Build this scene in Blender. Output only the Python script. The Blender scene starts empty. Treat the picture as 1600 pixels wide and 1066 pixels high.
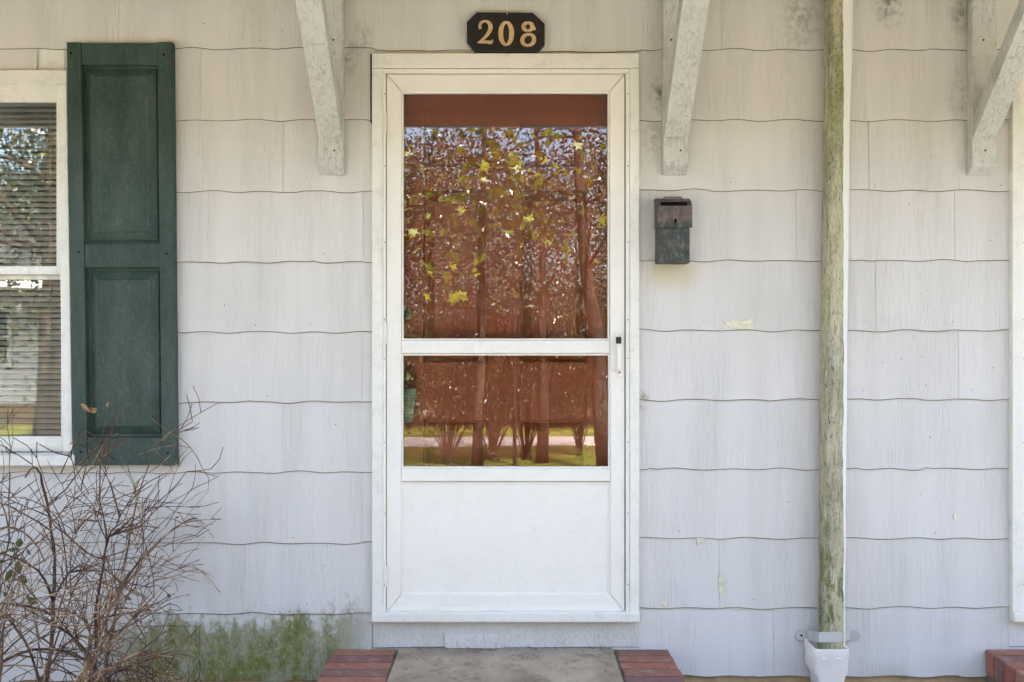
import bpy, math, random
import numpy as np
from mathutils import Vector, Matrix
random.seed(7); RNG = np.random.default_rng(7)
S = bpy.context.scene
COL = S.collection
R = math.radians

# ---------------------------------------------------------------- camera, sky, sun, exposure
DIST = 3.3            # camera to wall face
ZC = 1.46             # eye height above the ground
FPX = 412.0 * DIST    # focal length in photograph pixels (1600 wide)
cam_d = bpy.data.cameras.new("camera"); cam = bpy.data.objects.new("camera", cam_d); COL.objects.link(cam)
cam.location = (0, -DIST, ZC); cam.rotation_euler = (R(90), 0, 0)
cam_d.sensor_width = 36; cam_d.lens = FPX / 1600 * 36; cam_d.clip_start = 0.05; cam_d.clip_end = 2000
S.camera = cam
SUN_EL, SUN_AZ = 55, 28   # sun stands behind the house (+Y), a little to the right
wd = bpy.data.worlds.new("World"); S.world = wd; wd.use_nodes = True
nt = wd.node_tree; bg = nt.nodes["Background"]
sky = nt.nodes.new("ShaderNodeTexSky"); sky.sky_type = 'NISHITA'; sky.sun_disc = False
sky.sun_elevation = R(SUN_EL); sky.sun_rotation = R(SUN_AZ); sky.air_density = 1.0; sky.dust_density = 5.0; sky.ozone_density = 0.5
nt.links.new(sky.outputs[0], bg.inputs[0]); bg.inputs[1].default_value = 0.15
sl = bpy.data.lights.new("sun", 'SUN'); sl.energy = 4.0; sl.angle = R(0.55); sl.color = (1.0, 0.95, 0.90)
so = bpy.data.objects.new("sun", sl); COL.objects.link(so)
sd = Vector((math.sin(R(SUN_AZ)) * math.cos(R(SUN_EL)), math.cos(R(SUN_AZ)) * math.cos(R(SUN_EL)), math.sin(R(SUN_EL))))
so.rotation_euler = sd.to_track_quat('Z', 'Y').to_euler(); so.location = (0, 0, 20)
S.view_settings.view_transform = 'Standard'; S.view_settings.look = 'None'
S.view_settings.gamma = 1.0; S.view_settings.use_curve_mapping = False
S.view_settings.exposure = 3.2
S.cycles.max_bounces = 6; S.cycles.diffuse_bounces = 4; S.cycles.transparent_max_bounces = 8
S.cycles.use_adaptive_sampling = True; S.cycles.adaptive_threshold = 0.03; S.cycles.caustics_reflective = False; S.cycles.caustics_refractive = False
S.cycles.use_denoising = True

# ---------------------------------------------------------------- helpers
def X(px, d=0.0): return (px - 800.0) * (DIST - d) / FPX
def Z(py, d=0.0): return ZC + (533.0 - py) * (DIST - d) / FPX

def tag(o, label=None, cat=None, group=None, kind=None):
    if label: o['label'] = label
    if cat: o['category'] = cat
    if group: o['group'] = group
    if kind: o['kind'] = kind
    return o

def empty(name, loc=(0, 0, 0)):
    o = bpy.data.objects.new(name, None); COL.objects.link(o); o.location = loc; o.empty_display_size = .1
    return o

class MB:
    """collects geometry in world coordinates"""
    def __init__(s): s.v = []; s.f = []
    def add(s, vs, fs):
        n = len(s.v); s.v += [tuple(v) for v in vs]; s.f += [tuple(i + n for i in f) for f in fs]; return s
    def box(s, x0, x1, y0, y1, z0, z1):
        x0, x1 = min(x0, x1), max(x0, x1); y0, y1 = min(y0, y1), max(y0, y1); z0, z1 = min(z0, z1), max(z0, z1)
        return s.add([(x0,y0,z0),(x1,y0,z0),(x1,y1,z0),(x0,y1,z0),(x0,y0,z1),(x1,y0,z1),(x1,y1,z1),(x0,y1,z1)],
                     [(0,3,2,1),(4,5,6,7),(0,1,5,4),(1,2,6,5),(2,3,7,6),(3,0,4,7)])
    def pbox(s, px0, py0, px1, py1, d0, d1):
        """box whose front face (d1 in front of the wall) covers the given photo rectangle"""
        return s.box(X(px0, d1), X(px1, d1), -d1, -d0, Z(py1, d1), Z(py0, d1))
    def prism(s, pts, y0, y1):
        """polygon in XZ, counter-clockwise seen from the front, from y0 (front) to y1 (back)"""
        n = len(pts)
        a = sum(pts[i][0]*pts[(i+1)%n][1]-pts[(i+1)%n][0]*pts[i][1] for i in range(n))
        if a < 0: pts = pts[::-1]
        vs = [(p[0], y0, p[1]) for p in pts] + [(p[0], y1, p[1]) for p in pts]
        fs = [tuple(range(n)), tuple(range(2*n-1, n-1, -1))] + [((i+1)%n, i, i+n, (i+1)%n+n) for i in range(n)]
        return s.add(vs, fs)
    def prism_x(s, pts, x0, x1):
        """polygon in YZ extruded along X"""
        n = len(pts)
        a = sum(pts[i][0]*pts[(i+1)%n][1]-pts[(i+1)%n][0]*pts[i][1] for i in range(n))
        if a < 0: pts = pts[::-1]
        vs = [(x0, p[0], p[1]) for p in pts] + [(x1, p[0], p[1]) for p in pts]
        fs = [tuple(range(n-1, -1, -1)), tuple(range(n, 2*n))] + [(i, (i+1)%n, (i+1)%n+n, i+n) for i in range(n)]
        return s.add(vs, fs)
    def hexa(s, front, back):
        """four front corners + four back corners (same winding)"""
        return s.add(list(front) + list(back), [(0,1,2,3),(7,6,5,4),(1,0,4,5),(2,1,5,6),(3,2,6,7),(0,3,7,4)])
    def tube(s, pts, rad, k=6, cap=True):
        pts = [Vector(p) for p in pts]; n = len(pts)
        if not hasattr(rad, '__len__'): rad = [rad] * n
        t0 = (pts[1] - pts[0]).normalized(); up = Vector((0, 0, 1)) if abs(t0.z) < .9 else Vector((1, 0, 0))
        u = t0.cross(up).normalized(); base = len(s.v)
        for i, p in enumerate(pts):
            t = (pts[min(i+1, n-1)] - pts[max(i-1, 0)]).normalized()
            u = (u - t * u.dot(t))
            u = u.normalized() if u.length > 1e-6 else t.orthogonal().normalized()
            w = t.cross(u)
            for j in range(k):
                a = 2*math.pi*j/k
                s.v.append(tuple(p + (u*math.cos(a) + w*math.sin(a)) * rad[i]))
        for i in range(n-1):
            for j in range(k):
                a = base+i*k+j; b = base+i*k+(j+1)%k
                s.f.append((a, b, b+k, a+k))
        if cap:
            s.f.append(tuple(base+j for j in range(k))[::-1]); s.f.append(tuple(base+(n-1)*k+j for j in range(k)))
        return s
    def cyl(s, c, axis, r, h, k=16, r2=None):
        c = Vector(c); a = Vector(axis).normalized()
        return s.tube([c, c + a*h], [r, r if r2 is None else r2], k)
    def lathe(s, c, axis, prof, k=20):
        c = Vector(c); a = Vector(axis).normalized()
        return s.tube([c + a*h for h, r in prof], [max(r, 1e-4) for h, r in prof], k)
    def build(s, name, mat, parent=None, bevel=0, smooth=False, seg=2):
        me = bpy.data.meshes.new(name)
        off = Vector((0, 0, 0))
        if parent is not None:
            off = world_loc(parent)
        me.from_pydata([(v[0]-off[0], v[1]-off[1], v[2]-off[2]) for v in s.v], [], s.f); me.update()
        if mat: me.materials.append(mat)
        o = bpy.data.objects.new(name, me); COL.objects.link(o)
        if parent is not None: o.parent = parent
        if smooth: me.shade_smooth()
        if bevel:
            m = o.modifiers.new("bevel", 'BEVEL'); m.width = bevel; m.segments = seg; m.limit_method = 'ANGLE'; m.angle_limit = R(40)
        return o

def world_loc(o):
    v = Vector((0, 0, 0))
    while o is not None:
        v += o.location; o = o.parent
    return v

# ---------------------------------------------------------------- materials
class NT:
    def __init__(s, name, rough=.6, spec=.4):
        s.m = bpy.data.materials.new(name); s.m.use_nodes = True; s.t = s.m.node_tree
        s.p = s.t.nodes["Principled BSDF"]; s.out = s.t.nodes["Material Output"]
        s.p.inputs["Roughness"].default_value = rough
        s.p.inputs["Specular IOR Level"].default_value = spec
    def n(s, typ, **kw):
        nd = s.t.nodes.new("ShaderNode" + typ)
        for k, v in kw.items(): setattr(nd, k, v)
        return nd
    def set(s, inp, v):
        if hasattr(v, 'is_output') or isinstance(v, bpy.types.NodeSocket): s.t.links.new(v, inp)
        else:
            if isinstance(v, (tuple, list)) and len(v) == 3 and inp.type == 'RGBA': v = (*v, 1)
            inp.default_value = v
    def pos(s): return s.n("NewGeometry").outputs["Position"]
    def obj(s): return s.n("TexCoord").outputs["Object"]
    def rnd(s): return s.n("ObjectInfo").outputs["Random"]
    def mapping(s, v, scale=(1,1,1), loc=(0,0,0), rot=(0,0,0)):
        m = s.n("Mapping"); s.set(m.inputs[0], v); s.set(m.inputs["Scale"], scale); s.set(m.inputs["Location"], loc); s.set(m.inputs["Rotation"], rot)
        return m.outputs[0]
    def noise(s, v, scale=5, detail=4, rough=.55, dist=0, col=False, dims='3D', w=None):
        m = s.n("TexNoise"); m.noise_dimensions = dims
        s.set(m.inputs["Vector"], v); s.set(m.inputs["Scale"], scale); s.set(m.inputs["Detail"], detail)
        s.set(m.inputs["Roughness"], rough); s.set(m.inputs["Distortion"], dist)
        if w is not None: s.set(m.inputs["W"], w)
        return m.outputs[1 if col else 0]
    def vor(s, v, scale=5, feature='F1', rnd=1):
        m = s.n("TexVoronoi"); m.feature = feature; s.set(m.inputs["Vector"], v); s.set(m.inputs["Scale"], scale); s.set(m.inputs["Randomness"], rnd)
        return m.outputs["Distance"]
    def ramp(s, f, stops, interp='LINEAR'):
        m = s.n("ValToRGB"); s.set(m.inputs[0], f); cr = m.color_ramp; cr.interpolation = interp
        while len(cr.elements) < len(stops): cr.elements.new(.5)
        for e, (p, c) in zip(cr.elements, stops):
            e.position = p; e.color = (*c, 1) if isinstance(c, (tuple, list)) else (c, c, c, 1)
        return m.outputs[0]
    def math(s, op, a, b=0.0, c=None, clamp=False):
        m = s.n("Math", operation=op, use_clamp=clamp); s.set(m.inputs[0], a); s.set(m.inputs[1], b)
        if c is not None: s.set(m.inputs[2], c)
        return m.outputs[0]
    def mix(s, f, a, b, mode='MIX'):
        m = s.n("Mix", data_type='RGBA', blend_type=mode); s.set(m.inputs[0], f); s.set(m.inputs[6], a); s.set(m.inputs[7], b)
        return m.outputs[2]
    def sep(s, v):
        m = s.n("SeparateXYZ"); s.set(m.inputs[0], v); return m.outputs
    def comb(s, x, y, z):
        m = s.n("CombineXYZ"); s.set(m.inputs[0], x); s.set(m.inputs[1], y); s.set(m.inputs[2], z); return m.outputs[0]
    def rect(s, x, z, x0, x1, z0, z1, soft):
        """soft box mask"""
        def edge(v, e, sign): return s.math('MULTIPLY_ADD', v, sign/soft, -sign*e/soft + .5, clamp=True)
        a = s.math('MULTIPLY', edge(x, x0, 1), edge(x, x1, -1)); b = s.math('MULTIPLY', edge(z, z0, 1), edge(z, z1, -1))
        return s.math('MULTIPLY', a, b)
    def bump(s, h, strength=.5, dist=.002, prev=None):
        m = s.n("Bump"); s.set(m.inputs["Height"], h); m.inputs["Strength"].default_value = strength; m.inputs["Distance"].default_value = dist
        if prev is not None: s.set(m.inputs["Normal"], prev)
        return m.outputs[0]
    def fin(s, col=None, bump=None, rough=None):
        if col is not None: s.set(s.p.inputs["Base Color"], col)
        if bump is not None: s.set(s.p.inputs["Normal"], bump)
        if rough is not None: s.set(s.p.inputs["Roughness"], rough)
        return s.m

def lin(r, g, b):
    f = lambda c: (c/255/12.92) if c/255 <= .04045 else ((c/255+.055)/1.055)**2.4
    return (f(r), f(g), f(b))

def mat_shingle():
    t = NT("shingle_paint", .62, .3); P = t.pos(); rn = t.rnd()
    off = t.math('MULTIPLY', rn, 37.0)
    sx = t.sep(P)
    V = t.comb(t.math('ADD', sx[0], off), sx[1], t.math('ADD', sx[2], t.math('MULTIPLY', rn, 11.0)))
    # straight combed grain, in bands
    g1 = t.noise(t.mapping(V, (1, 1, .012)), 210, 3, .6)
    band = t.ramp(t.noise(t.mapping(V, (1, 1, .06)), 9, 2), [(.42, 0), (.62, 1)])
    # cathedral grain
    dv = t.noise(t.mapping(V, (1, 1, .35)), 4.2, 2, .5)
    rings = t.math('SINE', t.math('MULTIPLY', dv, 190))
    band2 = t.ramp(t.noise(t.mapping(V, (1, 1, .5)), 3.2, 1), [(.52, 0), (.66, 1)])
    h = t.math('ADD', t.math('MULTIPLY', t.math('SUBTRACT', g1, .5), t.math('MULTIPLY_ADD', band, 1.5, .3)),
               t.math('MULTIPLY', t.math('MULTIPLY', rings, .13), band2))
    brush = t.noise(V, 60, 5, .7)
    h2 = t.math('ADD', h, t.math('MULTIPLY', brush, .16))
    bmp = t.bump(h2, .75, .0035)
    bmp = t.bump(t.noise(P, 5, 3), .35, .006, bmp)
    # colour
    base = t.mix(t.noise(P, 2.1, 5, .6), lin(204, 196, 189), lin(217, 210, 204))
    base = t.mix(t.math('MULTIPLY', t.ramp(t.noise(t.mapping(P, (3, 1, .35)), 3.0, 5, .65), [(.45, 0), (.72, 1)]), .35), base, lin(178, 172, 160))
    base = t.mix(t.math('MULTIPLY', rn, .22), base, lin(188, 184, 176))
    groove = t.ramp(h, [(.0, 1), (.16, 0)])
    groove = t.ramp(t.math('ADD', h, .5), [(.22, 1), (.42, 0)])
    base = t.mix(t.math('MULTIPLY', groove, .10), base, lin(140, 132, 118))
    # grime streaks near the porch roof
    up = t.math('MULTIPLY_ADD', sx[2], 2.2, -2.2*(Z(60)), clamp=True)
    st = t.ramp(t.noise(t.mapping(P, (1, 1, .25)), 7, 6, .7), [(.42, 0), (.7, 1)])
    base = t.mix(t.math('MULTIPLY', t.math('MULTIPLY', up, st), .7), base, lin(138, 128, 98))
    # green algae along the foot of the wall, left of the stoop and beside the downspout
    n1 = t.noise(t.mapping(P, (1, 1, .35)), 9, 7, .72)
    n2 = t.noise(P, 38, 5, .7)
    nn = t.math('ADD', t.math('MULTIPLY', n1, .65), t.math('MULTIPLY', n2, .45))
    def moss(x0, x1, ztop, fall, gain):
        lim = t.math('MULTIPLY_ADD', sx[2], -1/fall, ztop/fall)
        e = t.math('MULTIPLY', t.math('MULTIPLY_ADD', sx[0], 5, -5*x0, clamp=True), t.math('MULTIPLY_ADD', sx[0], -5, 5*x1, clamp=True))
        q = t.math('MULTIPLY', t.math('ADD', lim, t.math('MULTIPLY_ADD', nn, 5.0, -2.6)), gain, clamp=True)
        return t.math('MULTIPLY', q, e)
    m = t.math('MAXIMUM', moss(X(140), X(600), Z(958), .11, 1.5), moss(X(1330), X(1430), Z(1035), .05, .6), clamp=True)
    mcol = t.ramp(n2, [(.34, lin(92, 94, 28)), (.47, lin(126, 126, 46)), (.55, lin(148, 142, 78)), (.66, lin(184, 172, 134))])
    n4 = t.noise(t.mapping(P, (1, 1, .45)), 120, 4, .8)
    m = t.math('MULTIPLY', m, t.math('MULTIPLY_ADD', t.math('ADD', n4, n1), 1.6, -.72, clamp=True))
    base = t.mix(t.math('MULTIPLY', m, .97), base, t.mix(t.math('MULTIPLY_ADD', n4, 2.6, -.9, clamp=True), lin(82, 84, 28), mcol))
    base = t.mix(t.math('MULTIPLY', t.rect(sx[0], t.math('ADD', sx[2], t.math('MULTIPLY', n2, .02)), X(585), X(1000), Z(1030), Z(975)-.0, .03), t.math('MULTIPLY_ADD', n4, 1.9, -.85, clamp=True)), base, lin(150, 134, 100))
    for (gx, gz, gr, gs) in ((1030, 150, .05, .9), (1020, 215, .06, .5), (540, 90, .06, .6), (1388, 8, .07, .9), (1250, 30, .1, .6), (1500, 150, .07, .5), (568, 60, .05, .5), (1004, 625, .03, .9), (1500, 20, .06, .7)):
        dd = t.n("VectorMath", operation='DISTANCE'); t.set(dd.inputs[0], t.mapping(P, (1, 0, .6))); dd.inputs[1].default_value = (X(gx), 0, Z(gz)*.6)
        g_m = t.math('SUBTRACT', 1.0, t.math('DIVIDE', dd.outputs["Value"], gr), clamp=True)
        base = t.mix(t.math('MULTIPLY', t.math('MULTIPLY', g_m, t.math('MULTIPLY_ADD', n2, 5.5, -2.3, clamp=True)), gs), base, lin(92, 84, 62))
    # rust weeping under the mailbox
    mb = t.rect(t.math('ADD', sx[0], t.math('MULTIPLY', n1, .05)), sx[2], X(1012)+.02, X(1085)+.03, Z(450), Z(405), .07)
    base = t.mix(t.math('MULTIPLY', mb, .55), base, lin(196, 180, 138))
    # specks: mildew and insect marks
    sp = t.ramp(t.vor(P, 19), [(.02, 1), (.05, 0)])
    sp2 = t.ramp(t.noise(P, 6, 2), [(.5, 0), (.6, 1)])
    base = t.mix(t.math('MULTIPLY', t.math('MULTIPLY', sp, sp2), .75), base, lin(92, 84, 66))
    fl = t.ramp(t.noise(P, 80, 4, .7), [(.66, 0), (.72, 1)])
    base = t.mix(t.math('MULTIPLY', fl, .35), base, lin(128, 120, 98))
    return t.fin(base, bmp)

def mat_paint(name, c, c2, rough=.5, chips=.3, grain=True, dirt=.35, dirtc=(120, 110, 88), axis=(1, 1, .04), crack=False):
    t = NT(name, rough, .4); P = t.pos()
    base = t.mix(t.noise(P, 3.5, 5, .6), lin(*c), lin(*c2))
    d = t.ramp(t.noise(P, 17, 8, .75), [(.5, 0), (.72, 1)])
    base = t.mix(t.math('MULTIPLY', d, dirt), base, lin(*dirtc))
    sp = t.ramp(t.noise(P, 110, 3, .7), [(.66, 0), (.72, 1)])
    base = t.mix(t.math('MULTIPLY', sp, chips), base, lin(105, 95, 76))
    h = t.noise(P, 70, 4, .6)
    if grain: h = t.math('ADD', t.math('MULTIPLY', h, .4), t.noise(t.mapping(P, axis), 150, 3, .6))
    if crack:
        cv = t.n("TexVoronoi"); cv.feature = 'DISTANCE_TO_EDGE'
        t.set(cv.inputs["Vector"], t.mapping(t.mix(.03, P, t.noise(P, 60, 4, .7, col=True)), (1, .5, .09))); t.set(cv.inputs["Scale"], 80)
        ck = t.ramp(cv.outputs["Distance"], [(.0, 1), (.05, 0)])
        ckm = t.ramp(t.noise(P, 9, 4, .6), [(.36, 0), (.52, 1)])
        ck = t.math('MULTIPLY', ck, ckm)
        base = t.mix(t.math('MULTIPLY', ck, .5), base, lin(96, 86, 72))
        h = t.math('SUBTRACT', h, t.math('MULTIPLY', ck, .8))
    return t.fin(base, t.bump(h, .55, .002))

def mat_green():
    t = NT("shutter_green_paint", .55, .35); P = t.pos()
    base = t.mix(t.noise(P, 4, 5), lin(30, 50, 42), lin(42, 62, 52))
    dust = t.ramp(t.noise(t.mapping(P, (1, 1, .3)), 10, 8, .75), [(.4, 0), (.75, 1)])
    base = t.mix(t.math('MULTIPLY', dust, .5), base, lin(96, 106, 98))
    s1 = t.ramp(t.noise(t.mapping(P, (1, 1, .5)), 130, 5, .8), [(.52, 0), (.74, 1)])
    base = t.mix(t.math('MULTIPLY', s1, .2), base, lin(150, 156, 138))
    h = t.noise(t.mapping(P, (1, 1, .05)), 240, 3, .6)
    return t.fin(base, t.bump(h, .35, .0015), t.math('MULTIPLY_ADD', dust, .25, .45))

def mat_simple(name, c, rough=.5, metal=0, spec=.5, var=.15, scale=20, bump=.2, c2=None):
    t = NT(name, rough, spec); P = t.pos(); t.p.inputs["Metallic"].default_value = metal
    c2 = c2 or tuple(v*(1-var) for v in c)
    n = t.noise(P, scale, 5, .65)
    return t.fin(t.mix(t.ramp(n, [(.35, 0), (.65, 1)]), lin(*c), lin(*c2)), t.bump(n, bump, .002))

def mat_rust():
    t = NT("rusty_metal", .6, .5); P = t.pos(); z = t.sep(P)[2]
    n = t.noise(P, 26, 8, .7); n2 = t.noise(t.mapping(P, (1, 1, .5)), 60, 6, .75)
    lidm = t.math('MULTIPLY_ADD', z, 60, -60*Z(352, .1), clamp=True)
    body = t.ramp(n2, [(.3, lin(26, 27, 25)), (.5, lin(52, 56, 50)), (.62, lin(86, 90, 80)), (.72, lin(146, 146, 134))])
    lid = t.ramp(n2, [(.3, lin(50, 40, 36)), (.5, lin(88, 74, 68)), (.7, lin(120, 104, 94))])
    base = t.mix(lidm, body, lid)
    r = t.ramp(n, [(.54, 0), (.66, 1)])
    base = t.mix(t.math('MULTIPLY', r, .6), base, t.mix(n2, lin(96, 52, 32), lin(140, 88, 56)))
    return t.fin(base, t.bump(n2, .5, .002), t.math('MULTIPLY_ADD', n, .4, .35))

def mat_spout():
    t = NT("downspout_weathered_paint", .65, .35); P = t.pos(); s = t.sep(P)
    ctr = t.math('MULTIPLY_ADD', s[2], 0.0, X(1316.5, .1))
    wob = t.math('MULTIPLY_ADD', t.noise(t.mapping(P, (1, 1, .5)), 14, 5, .6), .022, -.011)
    q = t.math('MULTIPLY', t.math('SUBTRACT', t.math('SUBTRACT', s[0], ctr), wob), 500, clamp=True)
    n = t.noise(t.mapping(P, (1, 1, .12)), 80, 7, .78); n2 = t.noise(P, 30, 6, .7); n3 = t.noise(t.mapping(P, (1, 1, .3)), 180, 4, .7)
    bare = t.ramp(n, [(.28, lin(84, 74, 56)), (.42, lin(146, 136, 110)), (.6, lin(184, 174, 152)), (.75, lin(204, 196, 178))])
    gm = t.ramp(t.noise(t.mapping(P, (1, 1, .22)), 11, 6, .65), [(.42, 0), (.62, 1)])
    green = t.ramp(n2, [(.3, lin(92, 92, 52)), (.5, lin(134, 132, 88)), (.7, lin(160, 168, 134))])
    bare = t.mix(t.math('MULTIPLY', gm, .85), bare, green)
    pale = t.ramp(t.noise(t.mapping(P, (1, 1, .18)), 16, 5, .7), [(.48, 0), (.56, 1)])
    bare = t.mix(t.math('MULTIPLY', pale, .75), bare, t.mix(n, lin(160, 148, 114), lin(206, 196, 166)))
    moss_d = t.ramp(t.noise(t.mapping(P, (1, 1, .3)), 22, 7, .75), [(.52, 0), (.6, 1)])
    bare = t.mix(t.math('MULTIPLY', moss_d, t.math('MULTIPLY_ADD', s[2], -.9, .9*Z(520), clamp=True)), bare, lin(96, 98, 42))
    dk = t.ramp(n3, [(.54, 0), (.6, 1)])
    bare = t.mix(t.math('MULTIPLY', t.math('MULTIPLY', dk, t.ramp(n2, [(.4, .3), (.6, 1)])), .8), bare, lin(52, 44, 32))
    edge = t.math('MULTIPLY', t.math('ABSOLUTE', t.math('SUBTRACT', q, .5)), 2)
    white = t.mix(t.ramp(n3, [(.66, 0), (.74, 1)]), lin(222, 218, 208), lin(170, 160, 136))
    base = t.mix(q, bare, white)
    base = t.mix(t.math('MULTIPLY', t.math('SUBTRACT', 1.0, edge), .75), base, lin(70, 60, 44))
    h = t.math('ADD', t.math('MULTIPLY', n, t.math('SUBTRACT', 1.0, q)), t.math('MULTIPLY', q, .9))
    return t.fin(base, t.bump(h, .7, .002))

def mat_brick():
    t = NT("brick_clay", .8, .25); P = t.pos(); rn = t.rnd()
    base = t.ramp(rn, [(0, lin(128, 94, 86)), (.2, lin(146, 96, 80)), (.4, lin(158, 100, 82)), (.6, lin(168, 112, 90)), (.8, lin(120, 90, 86)), (1, lin(178, 118, 86))])
    n = t.noise(P, 45, 6, .7)
    base = t.mix(t.math('MULTIPLY', t.ramp(n, [(.4, 0), (.7, 1)]), .5), base, lin(112, 74, 66))
    dust = t.ramp(t.noise(P, 14, 7, .7), [(.52, 0), (.72, 1)])
    base = t.mix(t.math('MULTIPLY', dust, .7), base, lin(158, 144, 130))
    base = t.mix(t.ramp(t.vor(P, 26), [(.03, .8), (.07, 0)]), base, lin(200, 190, 172))
    return t.fin(base, t.bump(t.math('ADD', t.noise(P, 160, 5, .7), t.noise(P, 30, 3, .6)), .9, .004))

def mat_concrete(name, c1, c2, c3):
    t = NT(name, .85, .2); P = t.pos()
    base = t.mix(t.ramp(t.noise(P, 5, 6, .65), [(.35, 0), (.65, 1)]), lin(*c1), lin(*c2))
    base = t.mix(t.ramp(t.noise(P, 11, 8, .75), [(.5, 0), (.72, .8)]), base, lin(*c3))
    sp = t.ramp(t.noise(P, 150, 4, .7), [(.6, 0), (.72, 1)])
    base = t.mix(t.math('MULTIPLY', sp, .5), base, lin(80, 74, 64))
    return t.fin(base, t.bump(t.noise(P, 90, 6, .75), .6, .003))

def mat_glass(name, refl, tint=(.93, .95, .93), rough=.0):
    m = bpy.data.materials.new(name); m.use_nodes = True; t = m.node_tree
    for n in list(t.nodes):
        if n.type != 'OUTPUT_MATERIAL': t.nodes.remove(n)
    out = [n for n in t.nodes if n.type == 'OUTPUT_MATERIAL'][0]
    tr = t.nodes.new("ShaderNodeBsdfTransparent"); tr.inputs[0].default_value = (*tint, 1)
    gl = t.nodes.new("ShaderNodeBsdfGlossy"); gl.inputs[0].default_value = (1, 1, 1, 1); gl.inputs["Roughness"].default_value = rough
    fr = t.nodes.new("ShaderNodeFresnel"); fr.inputs[0].default_value = refl
    no = t.nodes.new("ShaderNodeTexNoise"); no.inputs["Scale"].default_value = 2.2; no.inputs["Detail"].default_value = 1
    ge = t.nodes.new("ShaderNodeNewGeometry"); t.links.new(ge.outputs["Position"], no.inputs["Vector"])
    bu = t.nodes.new("ShaderNodeBump"); bu.inputs["Strength"].default_value = .03; bu.inputs["Distance"].default_value = .012
    t.links.new(no.outputs[0], bu.inputs["Height"]); t.links.new(bu.outputs[0], gl.inputs["Normal"])
    mx = t.nodes.new("ShaderNodeMixShader"); t.links.new(fr.outputs[0], mx.inputs[0]); t.links.new(tr.outputs[0], mx.inputs[1]); t.links.new(gl.outputs[0], mx.inputs[2])
    t.links.new(mx.outputs[0], out.inputs[0])
    return m

def mat_leaf(name, stops, trans=.35, rough=.45, sc=9):
    t = NT(name, rough, .5); P = t.pos()
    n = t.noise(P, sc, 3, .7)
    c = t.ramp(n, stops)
    t.set(t.p.inputs["Base Color"], c)
    tl = t.n("BsdfTranslucent"); t.set(tl.inputs[0], t.mix(.5, c, (.30, .34, .03)))
    mx = t.n("MixShader"); mx.inputs[0].default_value = trans
    t.t.links.new(t.p.outputs[0], mx.inputs[1]); t.t.links.new(tl.outputs[0], mx.inputs[2]); t.t.links.new(mx.outputs[0], t.out.inputs[0])
    return t.m

def mat_twig():
    t = NT("twig_bark", .75, .3); P = t.pos()
    c = t.ramp(t.math('MULTIPLY_ADD', t.rnd(), .22, t.math('ADD', t.noise(P, 14, 5, .7), -.09)), [(.32, lin(62, 42, 34)), (.5, lin(98, 72, 56)), (.6, lin(138, 108, 80)), (.72, lin(190, 164, 130))])
    return t.fin(c, t.bump(t.noise(P, 200, 3), .5, .001))

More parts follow.
